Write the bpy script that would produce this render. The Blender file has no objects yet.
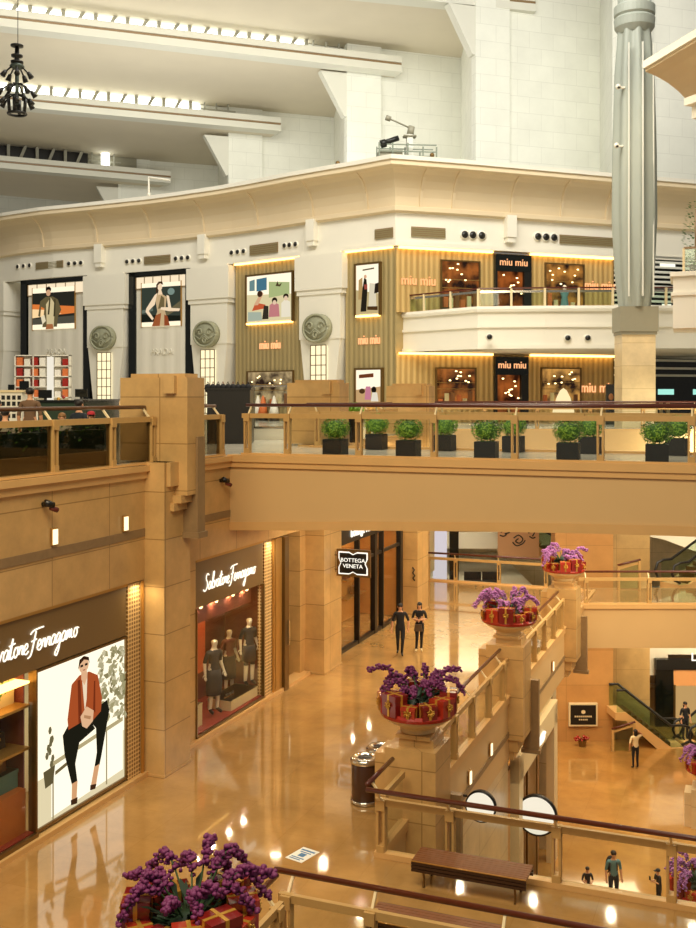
import bpy, bmesh, math, random
from mathutils import Vector, Matrix
R = random.Random(7)
C = bpy.context.scene.collection
PI = math.pi
# ------------------------------------------------------------------ frames
TH = math.radians(21.5)               # the gallery runs 21.5 degrees off the line of sight
CT, ST = math.cos(TH), math.sin(TH)
F, HZ, CX, CZ = 1030.0, 397.0, 348.0, 8.4   # focal length in pixels, horizon row, centre column, eye height
RZ = -TH
ZU = 6.9                              # upper gallery floor
ZL = -7.4                             # lower floor
def W(n, u, z=0.0):                   # gallery axes (across, along, up) -> world
    return Vector((n*CT+u*ST, -n*ST+u*CT, z))
def at(px, py, Y):                    # where a sight line meets the depth Y
    return Vector(((px-CX)/F*Y, Y, CZ+(HZ-py)/F*Y))
# ------------------------------------------------------------------ mesh builder
class MB:
    def __init__(s, M=None): s.v=[]; s.f=[]; s.m=[]; s.sm=[]; s.M=M; s.cm=0; s.csm=False
    def mat(s, i): s.cm=i; return s
    def smooth(s, b=True): s.csm=b; return s
    def add(s, vs, fs):
        o=len(s.v)
        for p in vs:
            p=Vector(p); s.v.append(s.M@p if s.M else p)
        for f in fs:
            s.f.append([o+i for i in f]); s.m.append(s.cm); s.sm.append(s.csm)
        return s
    def box(s, x0,x1,y0,y1,z0,z1):
        if x0>x1:x0,x1=x1,x0
        if y0>y1:y0,y1=y1,y0
        if z0>z1:z0,z1=z1,z0
        return s.add([(x0,y0,z0),(x1,y0,z0),(x1,y1,z0),(x0,y1,z0),(x0,y0,z1),(x1,y0,z1),(x1,y1,z1),(x0,y1,z1)],
              [(0,3,2,1),(4,5,6,7),(0,1,5,4),(1,2,6,5),(2,3,7,6),(3,0,4,7)])
    def cbox(s, x,y,z,dx,dy,dz): return s.box(x-dx/2,x+dx/2,y-dy/2,y+dy/2,z,z+dz)
    def quad(s, a,b,c,d): return s.add([a,b,c,d],[(0,1,2,3)])
    def prism(s, poly, z0, z1):       # plan polygon (counter-clockwise), extruded upward
        k=len(poly)
        vs=[(p[0],p[1],z0) for p in poly]+[(p[0],p[1],z1) for p in poly]
        fs=[tuple(reversed(range(k))),tuple(range(k,2*k))]+[(i,(i+1)%k,k+(i+1)%k,k+i) for i in range(k)]
        return s.add(vs,fs)
    def prism_xz(s, poly, y0, y1):    # outline in x,z extruded in y
        k=len(poly)
        vs=[(p[0],y0,p[1]) for p in poly]+[(p[0],y1,p[1]) for p in poly]
        fs=[tuple(range(k)),tuple(reversed(range(k,2*k)))]+[((i+1)%k,i,k+i,k+(i+1)%k) for i in range(k)]
        return s.add(vs,fs)
    def prism_yz(s, poly, x0, x1):
        k=len(poly)
        vs=[(x0,p[0],p[1]) for p in poly]+[(x1,p[0],p[1]) for p in poly]
        fs=[tuple(reversed(range(k))),tuple(range(k,2*k))]+[(i,(i+1)%k,k+(i+1)%k,k+i) for i in range(k)]
        return s.add(vs,fs)
    def tube(s, pts, r, n=8, caps=True, r1=None):
        pts=[Vector(p) for p in pts]; k=len(pts); vs=[]; fs=[]
        t0=(pts[1]-pts[0]).normalized()
        a=Vector((0,0,1)) if abs(t0.z)<.9 else Vector((1,0,0))
        x=t0.cross(a).normalized()
        for i,p in enumerate(pts):
            t=(pts[min(i+1,k-1)]-pts[max(i-1,0)])
            t=t.normalized() if t.length>1e-9 else t0
            x=(x-t*x.dot(t)); x=x.normalized() if x.length>1e-6 else t.orthogonal().normalized()
            y=t.cross(x)
            rr=(r[i] if isinstance(r,(list,tuple)) else (r if r1 is None else r+(r1-r)*i/(k-1)))
            for j in range(n):
                an=2*PI*j/n; vs.append(p+x*math.cos(an)*rr+y*math.sin(an)*rr)
        for i in range(k-1):
            for j in range(n):
                fs.append((i*n+j,i*n+(j+1)%n,(i+1)*n+(j+1)%n,(i+1)*n+j))
        if caps: fs.append(tuple(reversed(range(n)))); fs.append(tuple(range((k-1)*n,k*n)))
        return s.add(vs,fs)
    def bar(s, p, q, w, h):           # rectangular bar, w sideways, h upward
        p=Vector(p); q=Vector(q); t=(q-p).normalized()
        up=Vector((0,0,1)) if abs(t.z)<.95 else Vector((0,1,0))
        x=t.cross(up).normalized(); y=x.cross(t)
        vs=[]
        for e in (p,q):
            for (a,b) in ((-1,-1),(1,-1),(1,1),(-1,1)): vs.append(e+x*a*w/2+y*b*h/2)
        return s.add(vs,[(0,1,2,3),(7,6,5,4),(0,4,5,1),(1,5,6,2),(2,6,7,3),(3,7,4,0)])
    def lathe(s, prof, n=24, cx=0, cy=0):   # profile of (radius, z)
        k=len(prof); vs=[]; fs=[]
        for (r,z) in prof:
            for j in range(n):
                a=2*PI*j/n; vs.append((cx+r*math.cos(a),cy+r*math.sin(a),z))
        for i in range(k-1):
            for j in range(n):
                fs.append((i*n+j,i*n+(j+1)%n,(i+1)*n+(j+1)%n,(i+1)*n+j))
        if prof[0][0]>1e-4: fs.append(tuple(reversed(range(n))))
        if prof[-1][0]>1e-4: fs.append(tuple(range((k-1)*n,k*n)))
        return s.add(vs,fs)
    def ball(s, c, rx, ry=None, rz=None, n=8, m=6):
        ry=ry or rx; rz=rz or rx; c=Vector(c); vs=[c+Vector((0,0,-rz))]; fs=[]
        for i in range(1,m):
            ph=-PI/2+PI*i/m
            for j in range(n):
                a=2*PI*j/n; vs.append(c+Vector((rx*math.cos(ph)*math.cos(a),ry*math.cos(ph)*math.sin(a),rz*math.sin(ph))))
        vs.append(c+Vector((0,0,rz)))
        for j in range(n): fs.append((0,1+(j+1)%n,1+j))
        for i in range(m-2):
            for j in range(n): fs.append((1+i*n+j,1+i*n+(j+1)%n,1+(i+1)*n+(j+1)%n,1+(i+1)*n+j))
        b=1+(m-2)*n; l=len(vs)-1
        for j in range(n): fs.append((b+j,b+(j+1)%n,l))
        return s.add(vs,fs)
    def build(s, name, mats, parent=None, loc=None, rz=0.0, mat4=None):
        me=bpy.data.meshes.new(name); me.from_pydata([tuple(v) for v in s.v],[],s.f)
        if not isinstance(mats,(list,tuple)): mats=[mats]
        for m in mats: me.materials.append(m)
        for p,mi,sm in zip(me.polygons,s.m,s.sm): p.material_index=mi; p.use_smooth=sm
        me.validate(); me.update()
        bm=bmesh.new(); bm.from_mesh(me); bmesh.ops.recalc_face_normals(bm,faces=bm.faces); bm.to_mesh(me); bm.free()
        o=bpy.data.objects.new(name,me); C.objects.link(o)
        if parent: o.parent=parent
        if loc is not None: o.location=loc
        if rz: o.rotation_euler=(0,0,rz)
        if mat4 is not None: o.matrix_local=mat4
        return o
def tag(o, label=None, cat=None, group=None, kind=None):
    if label: o['label']=label
    if cat: o['category']=cat
    if group: o['group']=group
    if kind: o['kind']=kind
    return o
def thing(name, label, cat, loc, rz=0.0, group=None, mat4=None):
    o=bpy.data.objects.new(name,None); C.objects.link(o); o.empty_display_size=.2
    if mat4 is not None: o.matrix_world=mat4
    else: o.location=loc; o.rotation_euler=(0,0,rz)
    return tag(o,label,cat,group)
def struct(name, mb, mats, rz=0.0, loc=None):
    return tag(mb.build(name,mats,None,loc,rz),kind='structure')
def kids(o): return [c for c in ALLOBJ() if c.parent==o]
def ALLOBJ(): return list(C.objects)
TREE={}
def snapshot(root):                   # remember a finished thing's parts so copies stay cheap
    ch={}
    for o in C.objects:
        if o.parent: ch.setdefault(o.parent.name,[]).append(o)
    def rec(o): return (o,[rec(c) for c in ch.get(o.name,[])])
    return rec(root)
def dup(tree, loc, rz, label=None, group=None, scale=None):
    def rec(node,parent):
        o,cs=node; c=o.copy(); C.objects.link(c)
        if parent: c.parent=parent
        for n in cs: rec(n,c)
        return c
    r=rec(tree,None); r.location=loc; r.rotation_euler=(0,0,rz)
    if scale: r.scale=(scale,)*3
    if label: r['label']=label
    if group: r['group']=group
    return r
# ------------------------------------------------------------------ materials
def lin(h):
    h=h.lstrip('#'); c=[int(h[i:i+2],16)/255 for i in (0,2,4)]
    return tuple((x/12.92 if x<=.04045 else ((x+.055)/1.055)**2.4) for x in c)+(1,)
def newmat(name):
    m=bpy.data.materials.new(name); m.use_nodes=True; nt=m.node_tree
    return m,nt,nt.nodes['Principled BSDF']
def N(nt,t,**k):
    n=nt.nodes.new(t)
    for a,b in k.items():
        if a in n.inputs: n.inputs[a].default_value=b
        else: setattr(n,a,b)
    return n
def plain(name, col, rough=.5, metal=0.0, noise=0.0, scale=3.0, spec=.5, bump=0.0, coat=0.0):
    m,nt,b=newmat(name); c=lin(col) if isinstance(col,str) else tuple(col)+(1,)
    b.inputs['Base Color'].default_value=c; b.inputs['Roughness'].default_value=rough
    b.inputs['Metallic'].default_value=metal; b.inputs['Specular IOR Level'].default_value=spec
    if coat: b.inputs['Coat Weight'].default_value=coat; b.inputs['Coat Roughness'].default_value=.05
    if noise or bump:
        tc=N(nt,'ShaderNodeTexCoord'); no=N(nt,'ShaderNodeTexNoise',Scale=scale,Detail=5.0)
        nt.links.new(tc.outputs['Object'],no.inputs['Vector'])
        if noise:
            mx=N(nt,'ShaderNodeMix',data_type='RGBA')
            mx.inputs[6].default_value=tuple(x*(1-noise) for x in c[:3])+(1,)
            mx.inputs[7].default_value=tuple(min(1,x*(1+noise)) for x in c[:3])+(1,)
            nt.links.new(no.outputs['Fac'],mx.inputs[0]); nt.links.new(mx.outputs[2],b.inputs['Base Color'])
        if bump:
            bp=N(nt,'ShaderNodeBump',Strength=bump,Distance=.02); nt.links.new(no.outputs['Fac'],bp.inputs['Height'])
            nt.links.new(bp.outputs['Normal'],b.inputs['Normal'])
    return m
def bricks(name, c1, c2, mortar, w, h, msize=.008, axis='wall', rough=.4, off=.5, vein=.25, vscale=1.6, coat=0.0, spec=.5):
    m,nt,b=newmat(name)
    tc=N(nt,'ShaderNodeTexCoord'); sp=N(nt,'ShaderNodeSeparateXYZ'); cb=N(nt,'ShaderNodeCombineXYZ')
    nt.links.new(tc.outputs['Object'],sp.inputs[0])
    if axis=='wall':
        ad=N(nt,'ShaderNodeMath',operation='ADD'); nt.links.new(sp.outputs[0],ad.inputs[0]); nt.links.new(sp.outputs[1],ad.inputs[1])
        nt.links.new(ad.outputs[0],cb.inputs[0]); nt.links.new(sp.outputs[2],cb.inputs[1])
    else:
        nt.links.new(sp.outputs[0],cb.inputs[0]); nt.links.new(sp.outputs[1],cb.inputs[1])
    br=N(nt,'ShaderNodeTexBrick'); br.offset=off
    br.inputs['Scale'].default_value=1; br.inputs['Brick Width'].default_value=w; br.inputs['Row Height'].default_value=h
    br.inputs['Mortar Size'].default_value=msize; br.inputs['Mortar Smooth'].default_value=.1
    br.inputs['Color1'].default_value=lin(c1); br.inputs['Color2'].default_value=lin(c2); br.inputs['Mortar'].default_value=lin(mortar)
    nt.links.new(cb.outputs[0],br.inputs['Vector'])
    no=N(nt,'ShaderNodeTexNoise',Scale=vscale,Detail=8.0,Roughness=.65); nt.links.new(tc.outputs['Object'],no.inputs['Vector'])
    mr=N(nt,'ShaderNodeMapRange'); mr.inputs[1].default_value=.3; mr.inputs[2].default_value=.7
    mr.inputs[3].default_value=1-vein; mr.inputs[4].default_value=1+vein*.4
    nt.links.new(no.outputs['Fac'],mr.inputs[0])
    mx=N(nt,'ShaderNodeMix',data_type='RGBA',blend_type='MULTIPLY'); mx.inputs[0].default_value=1
    nt.links.new(br.outputs['Color'],mx.inputs[6]); nt.links.new(mr.outputs[0],mx.inputs[7]); nt.links.new(mx.outputs[2],b.inputs['Base Color'])
    b.inputs['Roughness'].default_value=rough; b.inputs['Specular IOR Level'].default_value=spec
    if coat: b.inputs['Coat Weight'].default_value=coat; b.inputs['Coat Roughness'].default_value=.03
    return m
def stripes(name, c1, c2, period, rough=.4, metal=.0, axis=0):
    m,nt,b=newmat(name); tc=N(nt,'ShaderNodeTexCoord'); sp=N(nt,'ShaderNodeSeparateXYZ'); nt.links.new(tc.outputs['Object'],sp.inputs[0])
    a=N(nt,'ShaderNodeMath',operation='MULTIPLY'); a.inputs[1].default_value=2*PI/period; nt.links.new(sp.outputs[axis],a.inputs[0])
    sn=N(nt,'ShaderNodeMath',operation='SINE'); nt.links.new(a.outputs[0],sn.inputs[0])
    no=N(nt,'ShaderNodeTexNoise',Scale=4.0); no.noise_dimensions='1D'
    nt.links.new(sp.outputs[axis],no.inputs['W'])
    a2=N(nt,'ShaderNodeMath',operation='MULTIPLY_ADD'); a2.inputs[1].default_value=.3; nt.links.new(sn.outputs[0],a2.inputs[0]); nt.links.new(no.outputs['Fac'],a2.inputs[2])
    mx=N(nt,'ShaderNodeMix',data_type='RGBA'); mx.inputs[6].default_value=lin(c1); mx.inputs[7].default_value=lin(c2)
    nt.links.new(a2.outputs[0],mx.inputs[0]); nt.links.new(mx.outputs[2],b.inputs['Base Color'])
    bp=N(nt,'ShaderNodeBump',Strength=.5,Distance=.03); nt.links.new(sn.outputs[0],bp.inputs['Height']); nt.links.new(bp.outputs['Normal'],b.inputs['Normal'])
    b.inputs['Roughness'].default_value=rough; b.inputs['Metallic'].default_value=metal
    return m
def glow(name, col, st):
    m=bpy.data.materials.new(name); m.use_nodes=True; nt=m.node_tree; nt.nodes.clear()
    e=N(nt,'ShaderNodeEmission'); e.inputs[0].default_value=lin(col); e.inputs[1].default_value=st
    o=N(nt,'ShaderNodeOutputMaterial'); nt.links.new(e.outputs[0],o.inputs[0]); return m
def glassmat(name, tint=(.96,.975,.96), refl=.6):
    m=bpy.data.materials.new(name); m.use_nodes=True; nt=m.node_tree; nt.nodes.clear()
    t=N(nt,'ShaderNodeBsdfTransparent'); t.inputs[0].default_value=tuple(tint)+(1,)
    g=N(nt,'ShaderNodeBsdfGlossy'); g.inputs['Roughness'].default_value=.02
    fr=N(nt,'ShaderNodeFresnel'); ge=N(nt,'ShaderNodeNewGeometry'); io=N(nt,'ShaderNodeMapRange'); io.inputs[3].default_value=1.45; io.inputs[4].default_value=1/1.45
    nt.links.new(ge.outputs['Backfacing'],io.inputs[0]); nt.links.new(io.outputs[0],fr.inputs[0])
    k=N(nt,'ShaderNodeMath',operation='MULTIPLY'); k.inputs[1].default_value=refl; nt.links.new(fr.outputs[0],k.inputs[0])
    mx=N(nt,'ShaderNodeMixShader'); nt.links.new(k.outputs[0],mx.inputs[0]); nt.links.new(t.outputs[0],mx.inputs[1]); nt.links.new(g.outputs[0],mx.inputs[2])
    o=N(nt,'ShaderNodeOutputMaterial'); nt.links.new(mx.outputs[0],o.inputs[0]); return m
def shopglow(name, c1, c2, st, sc=1.2):  # noisy emission that stands in for the light inside a shop
    m=glow(name,c2,st); nt=m.node_tree; e=[n for n in nt.nodes if n.type=='EMISSION'][0]
    tc=N(nt,'ShaderNodeTexCoord'); no=N(nt,'ShaderNodeTexNoise',Scale=sc,Detail=3.0); nt.links.new(tc.outputs['Object'],no.inputs['Vector'])
    mr=N(nt,'ShaderNodeMapRange'); mr.inputs[1].default_value=.38; mr.inputs[2].default_value=.64; nt.links.new(no.outputs['Fac'],mr.inputs[0])
    mx=N(nt,'ShaderNodeMix',data_type='RGBA'); mx.inputs[6].default_value=lin(c1); mx.inputs[7].default_value=lin(c2); nt.links.new(mr.outputs[0],mx.inputs[0]); nt.links.new(mx.outputs[2],e.inputs[0]); return m
def dotted(name, c1, c2, sc):
    m,nt,b=newmat(name); tc=N(nt,'ShaderNodeTexCoord'); vo=N(nt,'ShaderNodeTexVoronoi',Scale=sc,Randomness=0.0)
    nt.links.new(tc.outputs['Object'],vo.inputs['Vector'])
    cr=N(nt,'ShaderNodeMapRange'); cr.inputs[1].default_value=.3; cr.inputs[2].default_value=.45; nt.links.new(vo.outputs['Distance'],cr.inputs[0])
    mx=N(nt,'ShaderNodeMix',data_type='RGBA'); mx.inputs[6].default_value=lin(c2); mx.inputs[7].default_value=lin(c1)
    nt.links.new(cr.outputs[0],mx.inputs[0]); nt.links.new(mx.outputs[2],b.inputs['Base Color']); b.inputs['Roughness'].default_value=.35
    return m
M={}
M['stone']=bricks('honey_stone','#d2ab70','#caa266','#a07c48',1.9,1.05,.012,'wall',.28,.0,.22,1.3)
M['stone_plain']=plain('honey_stone_plain','#d8ad70',.3,noise=.10,scale=1.5)
M['stone_pale']=bricks('pale_stone','#e4cfa6','#dec799','#bfa477',2.4,1.1,.012,'wall',.3,.0,.2,1.2)
M['fascia']=plain('fascia_stone','#d5b27c',.38,noise=.05,scale=.8)
M['band']=plain('dark_band','#8d7350',.4,noise=.2,scale=6)
M['floor']=bricks('marble_floor','#b98f56','#b48a50','#ab8148',1.2,1.2,.005,'floor',.07,.0,.30,.8,coat=.45,spec=.8)
M['floor_low']=bricks('lower_marble_floor','#b98a4a','#b28344','#a97a3e',1.2,1.2,.005,'floor',.1,.0,.28,.7,coat=.6,spec=.8)
M['floor_up']=bricks('upper_marble_floor','#d8d2c0','#d2cbb8','#bdb5a0',1.2,1.2,.006,'floor',.15,.0,.12,1.1)
M['block']=bricks('white_block','#ecede2','#e8e9de','#dadbd0',2.6,1.25,.02,'wall',.8,.5,.06,.5)
M['white']=plain('white_plaster','#e9e4d4',.7,noise=.03,scale=1.0)
M['white_cool']=plain('white_concrete','#dfdfd4',.75,noise=.04,scale=.7)
M['soffit']=plain('roof_soffit','#d6ccb6',.85,noise=.05,scale=.4)
M['roofbeam']=plain('roof_beam','#dad9cc',.7,noise=.03,scale=.7)
M['cove']=plain('cornice_cove','#dcc9a6',.7,noise=.04,scale=.5)
M['truss']=plain('truss_paint','#a5a393',.6)
M['dark']=plain('black_metal','#15130f',.35)
M['blackglass']=plain('black_glass','#10130f',.12)
M['bronze']=plain('bronze','#7d6238',.3,.7)
M['gold']=plain('brushed_gold','#c2934c',.28,.6)
M['handrail']=plain('mahogany','#54200f',.3,noise=.15,scale=8,coat=.3)
M['lightwood']=plain('light_wood','#c29c60',.4,noise=.1,scale=8)
M['benchwood']=plain('bench_wood','#7d4a24',.4,noise=.25,scale=9)
M['benchdark']=plain('bench_edge','#3a2214',.4)
M['chrome']=plain('chrome','#d8d2c4',.15,.95)
M['glass']=glassmat('clear_glass')
M['glass_green']=glassmat('greenish_glass',(.82,.9,.83))
M['glass_dark']=glassmat('smoked_glass',(.55,.52,.45))
M['header']=plain('shop_header','#7a6038',.4,noise=.08,scale=30)
M['perf']=dotted('perforated_gold','#e6c48a','#86602f',11.0)
M['maroon']=plain('maroon_wall','#6a2a20',.6,noise=.1)
M['redfloor']=plain('red_carpet','#8c2a18',.8,noise=.15,scale=20)
M['cream']=plain('cream_paint','#e6d2a4',.5)
M['black']=plain('black_cloth','#17171b',.8)
M['navy']=plain('navy_cloth','#1d2630',.8)
M['tealshirt']=plain('teal_shirt','#5f8587',.8)
M['redcap']=plain('red_cap','#b02a34',.8)
M['brownjacket']=plain('brown_jacket','#6d5138',.8)
M['whiteshirt']=plain('white_shirt','#d9d5c8',.8)
M['tan_hair']=plain('tan_hair','#8a6234',.6)
M['teal_box']=plain('teal_leather','#4f7a70',.5)
M['tanbag']=plain('tan_leather','#8f5a2c',.45)
M['tealbottle']=plain('white_garment','#efe9dc',.6)
M['orangegarment']=plain('orange_garment','#d9743a',.6)
M['skin']=plain('skin','#d29b74',.55)
M['hair']=plain('dark_hair','#1a120d',.55)
M['mannequin']=plain('mannequin_white','#e8dcc4',.35)
M['red']=plain('red_lacquer','#a3261a',.25,noise=.1,coat=.4)
M['redbox']=plain('red_gift_wrap','#a8321f',.22,noise=.12,scale=5,coat=.5)
M['darkbox']=plain('dark_red_gift_wrap','#7a1b16',.25,noise=.12,scale=5,coat=.4)
M['ribbon']=plain('gold_ribbon','#d9a545',.25,.5)
M['purple']=plain('purple_petals','#742a60',.6,noise=.35,scale=14)
M['lilac']=plain('lilac_petals','#9a5f9c',.6,noise=.35,scale=14)
M['stem']=plain('green_stem','#35502a',.6)
M['potblack']=plain('pot_black','#0f0e0c',.6)
M['darkleaf']=plain('dark_leaf','#16301a',.5,noise=.3)
M['leaf']=plain('bush_leaf','#86b03c',.55,noise=.3,scale=6)
M['leaf2']=plain('bush_leaf_dark','#4c7d28',.6,noise=.3,scale=6)
M['bowl']=plain('cream_stone_bowl','#e0c490',.35,noise=.05)
M['grey']=plain('grey_column_metal','#9ea49a',.45,noise=.05,scale=1.0)
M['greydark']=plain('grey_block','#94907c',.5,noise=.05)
M['goldwall']=stripes('gold_fluted_wall','#a98850','#d9b878',.36,.35,.15)
M['goldwall2']=stripes('gold_fluted_wall_dim','#8f8055','#b5a070',.36,.4,.1)  # dimmer copy of the fluted gold, weaker light put into its colour
M['ivory']=stripes('ivory_panel','#e0dac8','#ece6d6',1.1,.45)
M['medal']=plain('medallion_stone','#9a9a80',.6,noise=.25,scale=5)
M['canbody']=plain('can_brown','#43281a',.35,noise=.1,coat=.3)
M['orangewall']=bricks('amber_stone','#c8965a','#c08d52','#a67a44',2.2,1.6,.01,'wall',.3,.0,.15,1.0)
M['tanstone']=bricks('tan_stone','#b99a66','#b08f5a','#957748',2.0,1.4,.01,'wall',.35,.0,.25,1.2)
G={}
G['sign']=glow('sign_white_glow','#fff6e0',1.5)
G['warmstrip']=glow('warm_strip_glow','#ffc46a',6.0)
G['lamp']=glow('wall_lamp_glow','#ffe9b8',1.8)
G['window']=glow('daylight_glow','#fdfff6',5.0)
G['panel']=glow('lit_panel_glow','#ffeebf',1.25)
G['spot']=glow('shop_spot_glow','#ffdc9a',5.0)
G['miu']=glow('pink_letter_glow','#ffb27a',1.4)
G['teal']=glow('teal_exit_glow','#9fe0cf',1.2)
_pg={}
def PG(col, st=1.0):                  # glow colours: backlit prints, lit signs, and light painted into other surfaces
    k=(col,st)
    if k not in _pg: _pg[k]=glow('backlit_or_painted_glow_%d'%len(_pg),col,st)
    return _pg[k]
# ------------------------------------------------------------------ writing
def textmesh(s, size, depth=.02, shear=0.0, align='CENTER'):
    cu=bpy.data.curves.new('lettering','FONT'); cu.body=s; cu.size=size; cu.extrude=depth/2; cu.shear=shear
    cu.align_x=align; cu.align_y='CENTER'; cu.resolution_u=3
    o=bpy.data.objects.new('lettering',cu); C.objects.link(o)
    dg=bpy.context.evaluated_depsgraph_get(); dg.update()
    me=bpy.data.meshes.new_from_object(o.evaluated_get(dg)); bpy.data.objects.remove(o); me.materials.clear(); return me
def text(s, size, mat, parent, loc, face='-y', sx=1.0, shear=0.0, depth=.02, name='lettering', target_w=None):
    me=textmesh(s,size,depth,shear)
    me.materials.append(mat); o=bpy.data.objects.new(name,me); C.objects.link(o)
    if target_w:
        xs=[v.co.x for v in me.vertices]; sx=target_w/max(1e-6,max(xs)-min(xs))
    rot={'-y':Matrix.Rotation(PI/2,4,'X'),'+x':Matrix.Rotation(PI/2,4,'Z')@Matrix.Rotation(PI/2,4,'X')}[face]
    o.parent=parent; o.matrix_local=Matrix.Translation(loc)@rot@Matrix.Diagonal((sx,1,1,1)); return o
# ------------------------------------------------------------------ camera and render look
cam=bpy.data.cameras.new('camera'); co=bpy.data.objects.new('camera',cam); C.objects.link(co)
co.location=(0,0,CZ); co.rotation_euler=(PI/2,0,0)
cam.sensor_fit='VERTICAL'; cam.sensor_height=36; cam.lens=F/928*36; cam.shift_y=-(464-HZ)/928; cam.clip_end=400
bpy.context.scene.camera=co
vs=bpy.context.scene.view_settings; vs.view_transform='Standard'; vs.look='None'; vs.gamma=1; vs.use_curve_mapping=False; vs.exposure=0.0
w=bpy.data.worlds.new('world'); bpy.context.scene.world=w; w.use_nodes=True
w.node_tree.nodes['Background'].inputs[0].default_value=(1,.93,.8,1); w.node_tree.nodes['Background'].inputs[1].default_value=.22
cy=bpy.context.scene.cycles; cy.max_bounces=7; cy.diffuse_bounces=4; cy.glossy_bounces=3; cy.transparent_max_bounces=12; cy.transmission_bounces=4
cy.sample_clamp_indirect=6; cy.caustics_reflective=False; cy.caustics_refractive=False
def area(loc, target, sx, sy, power, col=(1,.8,.5)):  # makes fitted lamps and added, unseen fill lights alike
    l=bpy.data.lights.new('lamp_or_fill','AREA'); l.shape='RECTANGLE'; l.size=sx; l.size_y=sy; l.energy=power; l.color=col
    o=bpy.data.objects.new('lamp_or_fill',l); C.objects.link(o); o.location=loc
    o.rotation_euler=(Vector(target)-Vector(loc)).to_track_quat('-Z','Y').to_euler(); return o
# ================================================================== THE SHELL
NL=-12.6                              # line of the left shopfronts
NR=-6.4                               # line of the balustrade along the void
WIDE=-70
# lower floor
mb=MB(); mb.box(-40,34,2,70,ZL-.4,ZL); struct('floor_lower',mb,M['floor_low'],RZ)
# gallery floor: left of the void, and the crosswalk
mb=MB(); mb.box(-14.6,NR-.02,2,45.4,-.55,0); struct('floor',mb,M['floor'],RZ)
mb=MB(); mb.box(NR-.02,9,13.7,17.85,-.55,-.002); struct('floor_crosswalk',mb,M['floor'],RZ)
# upper gallery floor and ring floor
mb=MB(); mb.box(WIDE,NL-.02,2,47,ZU-.5,ZU); struct('floor_upper',mb,M['floor_up'],RZ)
ring=[(-13,47),(4,46.8),(34,46.5),(34,90),(-60,110),(-60,47)]
mb=MB(); mb.prism(ring,ZU-.5,ZU-.004); struct('floor_ring',mb,M['floor_up'])
mb=MB(); mb.prism([(3.0,46.72),(34,46.4),(34,46.8),(3.0,47.1)],ZU-1.9,ZU); struct('trim_ring_edge',mb,M['fascia'])
# left wall: lintels between the pillars, ledge, dark band
mb=MB()
for (u0,u1,zb) in ((3,19.62,4.36),(20.75,28.6,4.42),(30.2,37.9,4.3)):
    mb.box(NL-.5,NL+.02,u0,u1,zb,ZU-.12)
struct('wall_left',mb,M['stone'],RZ)
mb=MB()
for (u0,u1) in ((3,19.62),(20.75,28.6),(30.2,37.9)): mb.box(NL-.5,NL+.16,u0,u1,ZU-.14,ZU-.01); mb.box(NL-.5,NL+.09,u0,u1,ZU-.3,ZU-.14)
struct('trim_ledge',mb,M['stone_plain'],RZ)
mb=MB()
for (u0,u1) in ((3,19.62),(20.75,28.6)): mb.box(NL,NL+.035,u0,u1,5.31,5.49)
struct('trim_band',mb,M['band'],RZ)
mb=MB()
for (u0,u1) in ((3,19.62),(20.75,28.6)): mb.box(NL-.3,NL+.12,u0,u1,0,.1)
struct('baseboard_left',mb,M['stone_plain'],RZ)
mb=MB(); mb.box(-14.6,-14.4,2,48,0,ZU-.5); struct('wall_left_back',mb,M['cream'],RZ)
# stone pillars of the left wall: shaft through both floors, stepped corbel and block above the ledge
def wall_pillar(u0,u1,full):
    mb=MB(); n1=-12.08; n2=-11.76; a0=u0+.45; a1=u0+1.22
    mb.box(-12.95,n1,u0,u1,0,6.95)
    mb.box(-12.95,n1+.02,u0-.02,u1+.02,0,.06)
    mb.box(-12.95,n2-.22,u0+.25,a1-.3,5.86,6.03); mb.box(-12.95,n2-.1,u0+.35,a1-.15,6.03,6.2); mb.box(-12.95,n2,a0,a1,6.2,6.95)
    mb.box(-12.95,n1+.1,u0+.1,a0,6.42,6.95)
    mb.box(-13.52,n2,a0,a1,6.95,8.84)                              # the broad block standing on the gallery
    mb.box(-12.3,-12.03,a0-.12,a0,8.48,8.88)                       # keystone
    mb.box(-13.3,n2-.12,a0+.1,a1-.1,8.84,8.93)
    struct('pillar_left',mb,M['stone'],RZ)
    mb=MB(); mb.box(n1-.05,n2+.05,u0+.82,u0+1.16,5.33,7.5); mb.box(n1-.08,n2+.1,u0+.78,u0+1.2,5.2,5.33)
    struct('trim_fin',mb,M['band'],RZ)
wall_pillar(19.62,20.75,1)
for u in (28.7,38.0): wall_pillar(u,u+1.4,1)
# reveal returns beside the shops
mb=MB(); mb.box(-14.4,NL,19.53,19.62,0,4.36); mb.box(-14.4,NL,20.75,21.9,0,4.42); mb.box(-14.4,NL-.1,28.3,28.7,0,4.42); mb.box(-14.55,-13.85,39.4,45.4,0,ZU-.5)
struct('wall_left_return',mb,M['stone'],RZ)
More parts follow.
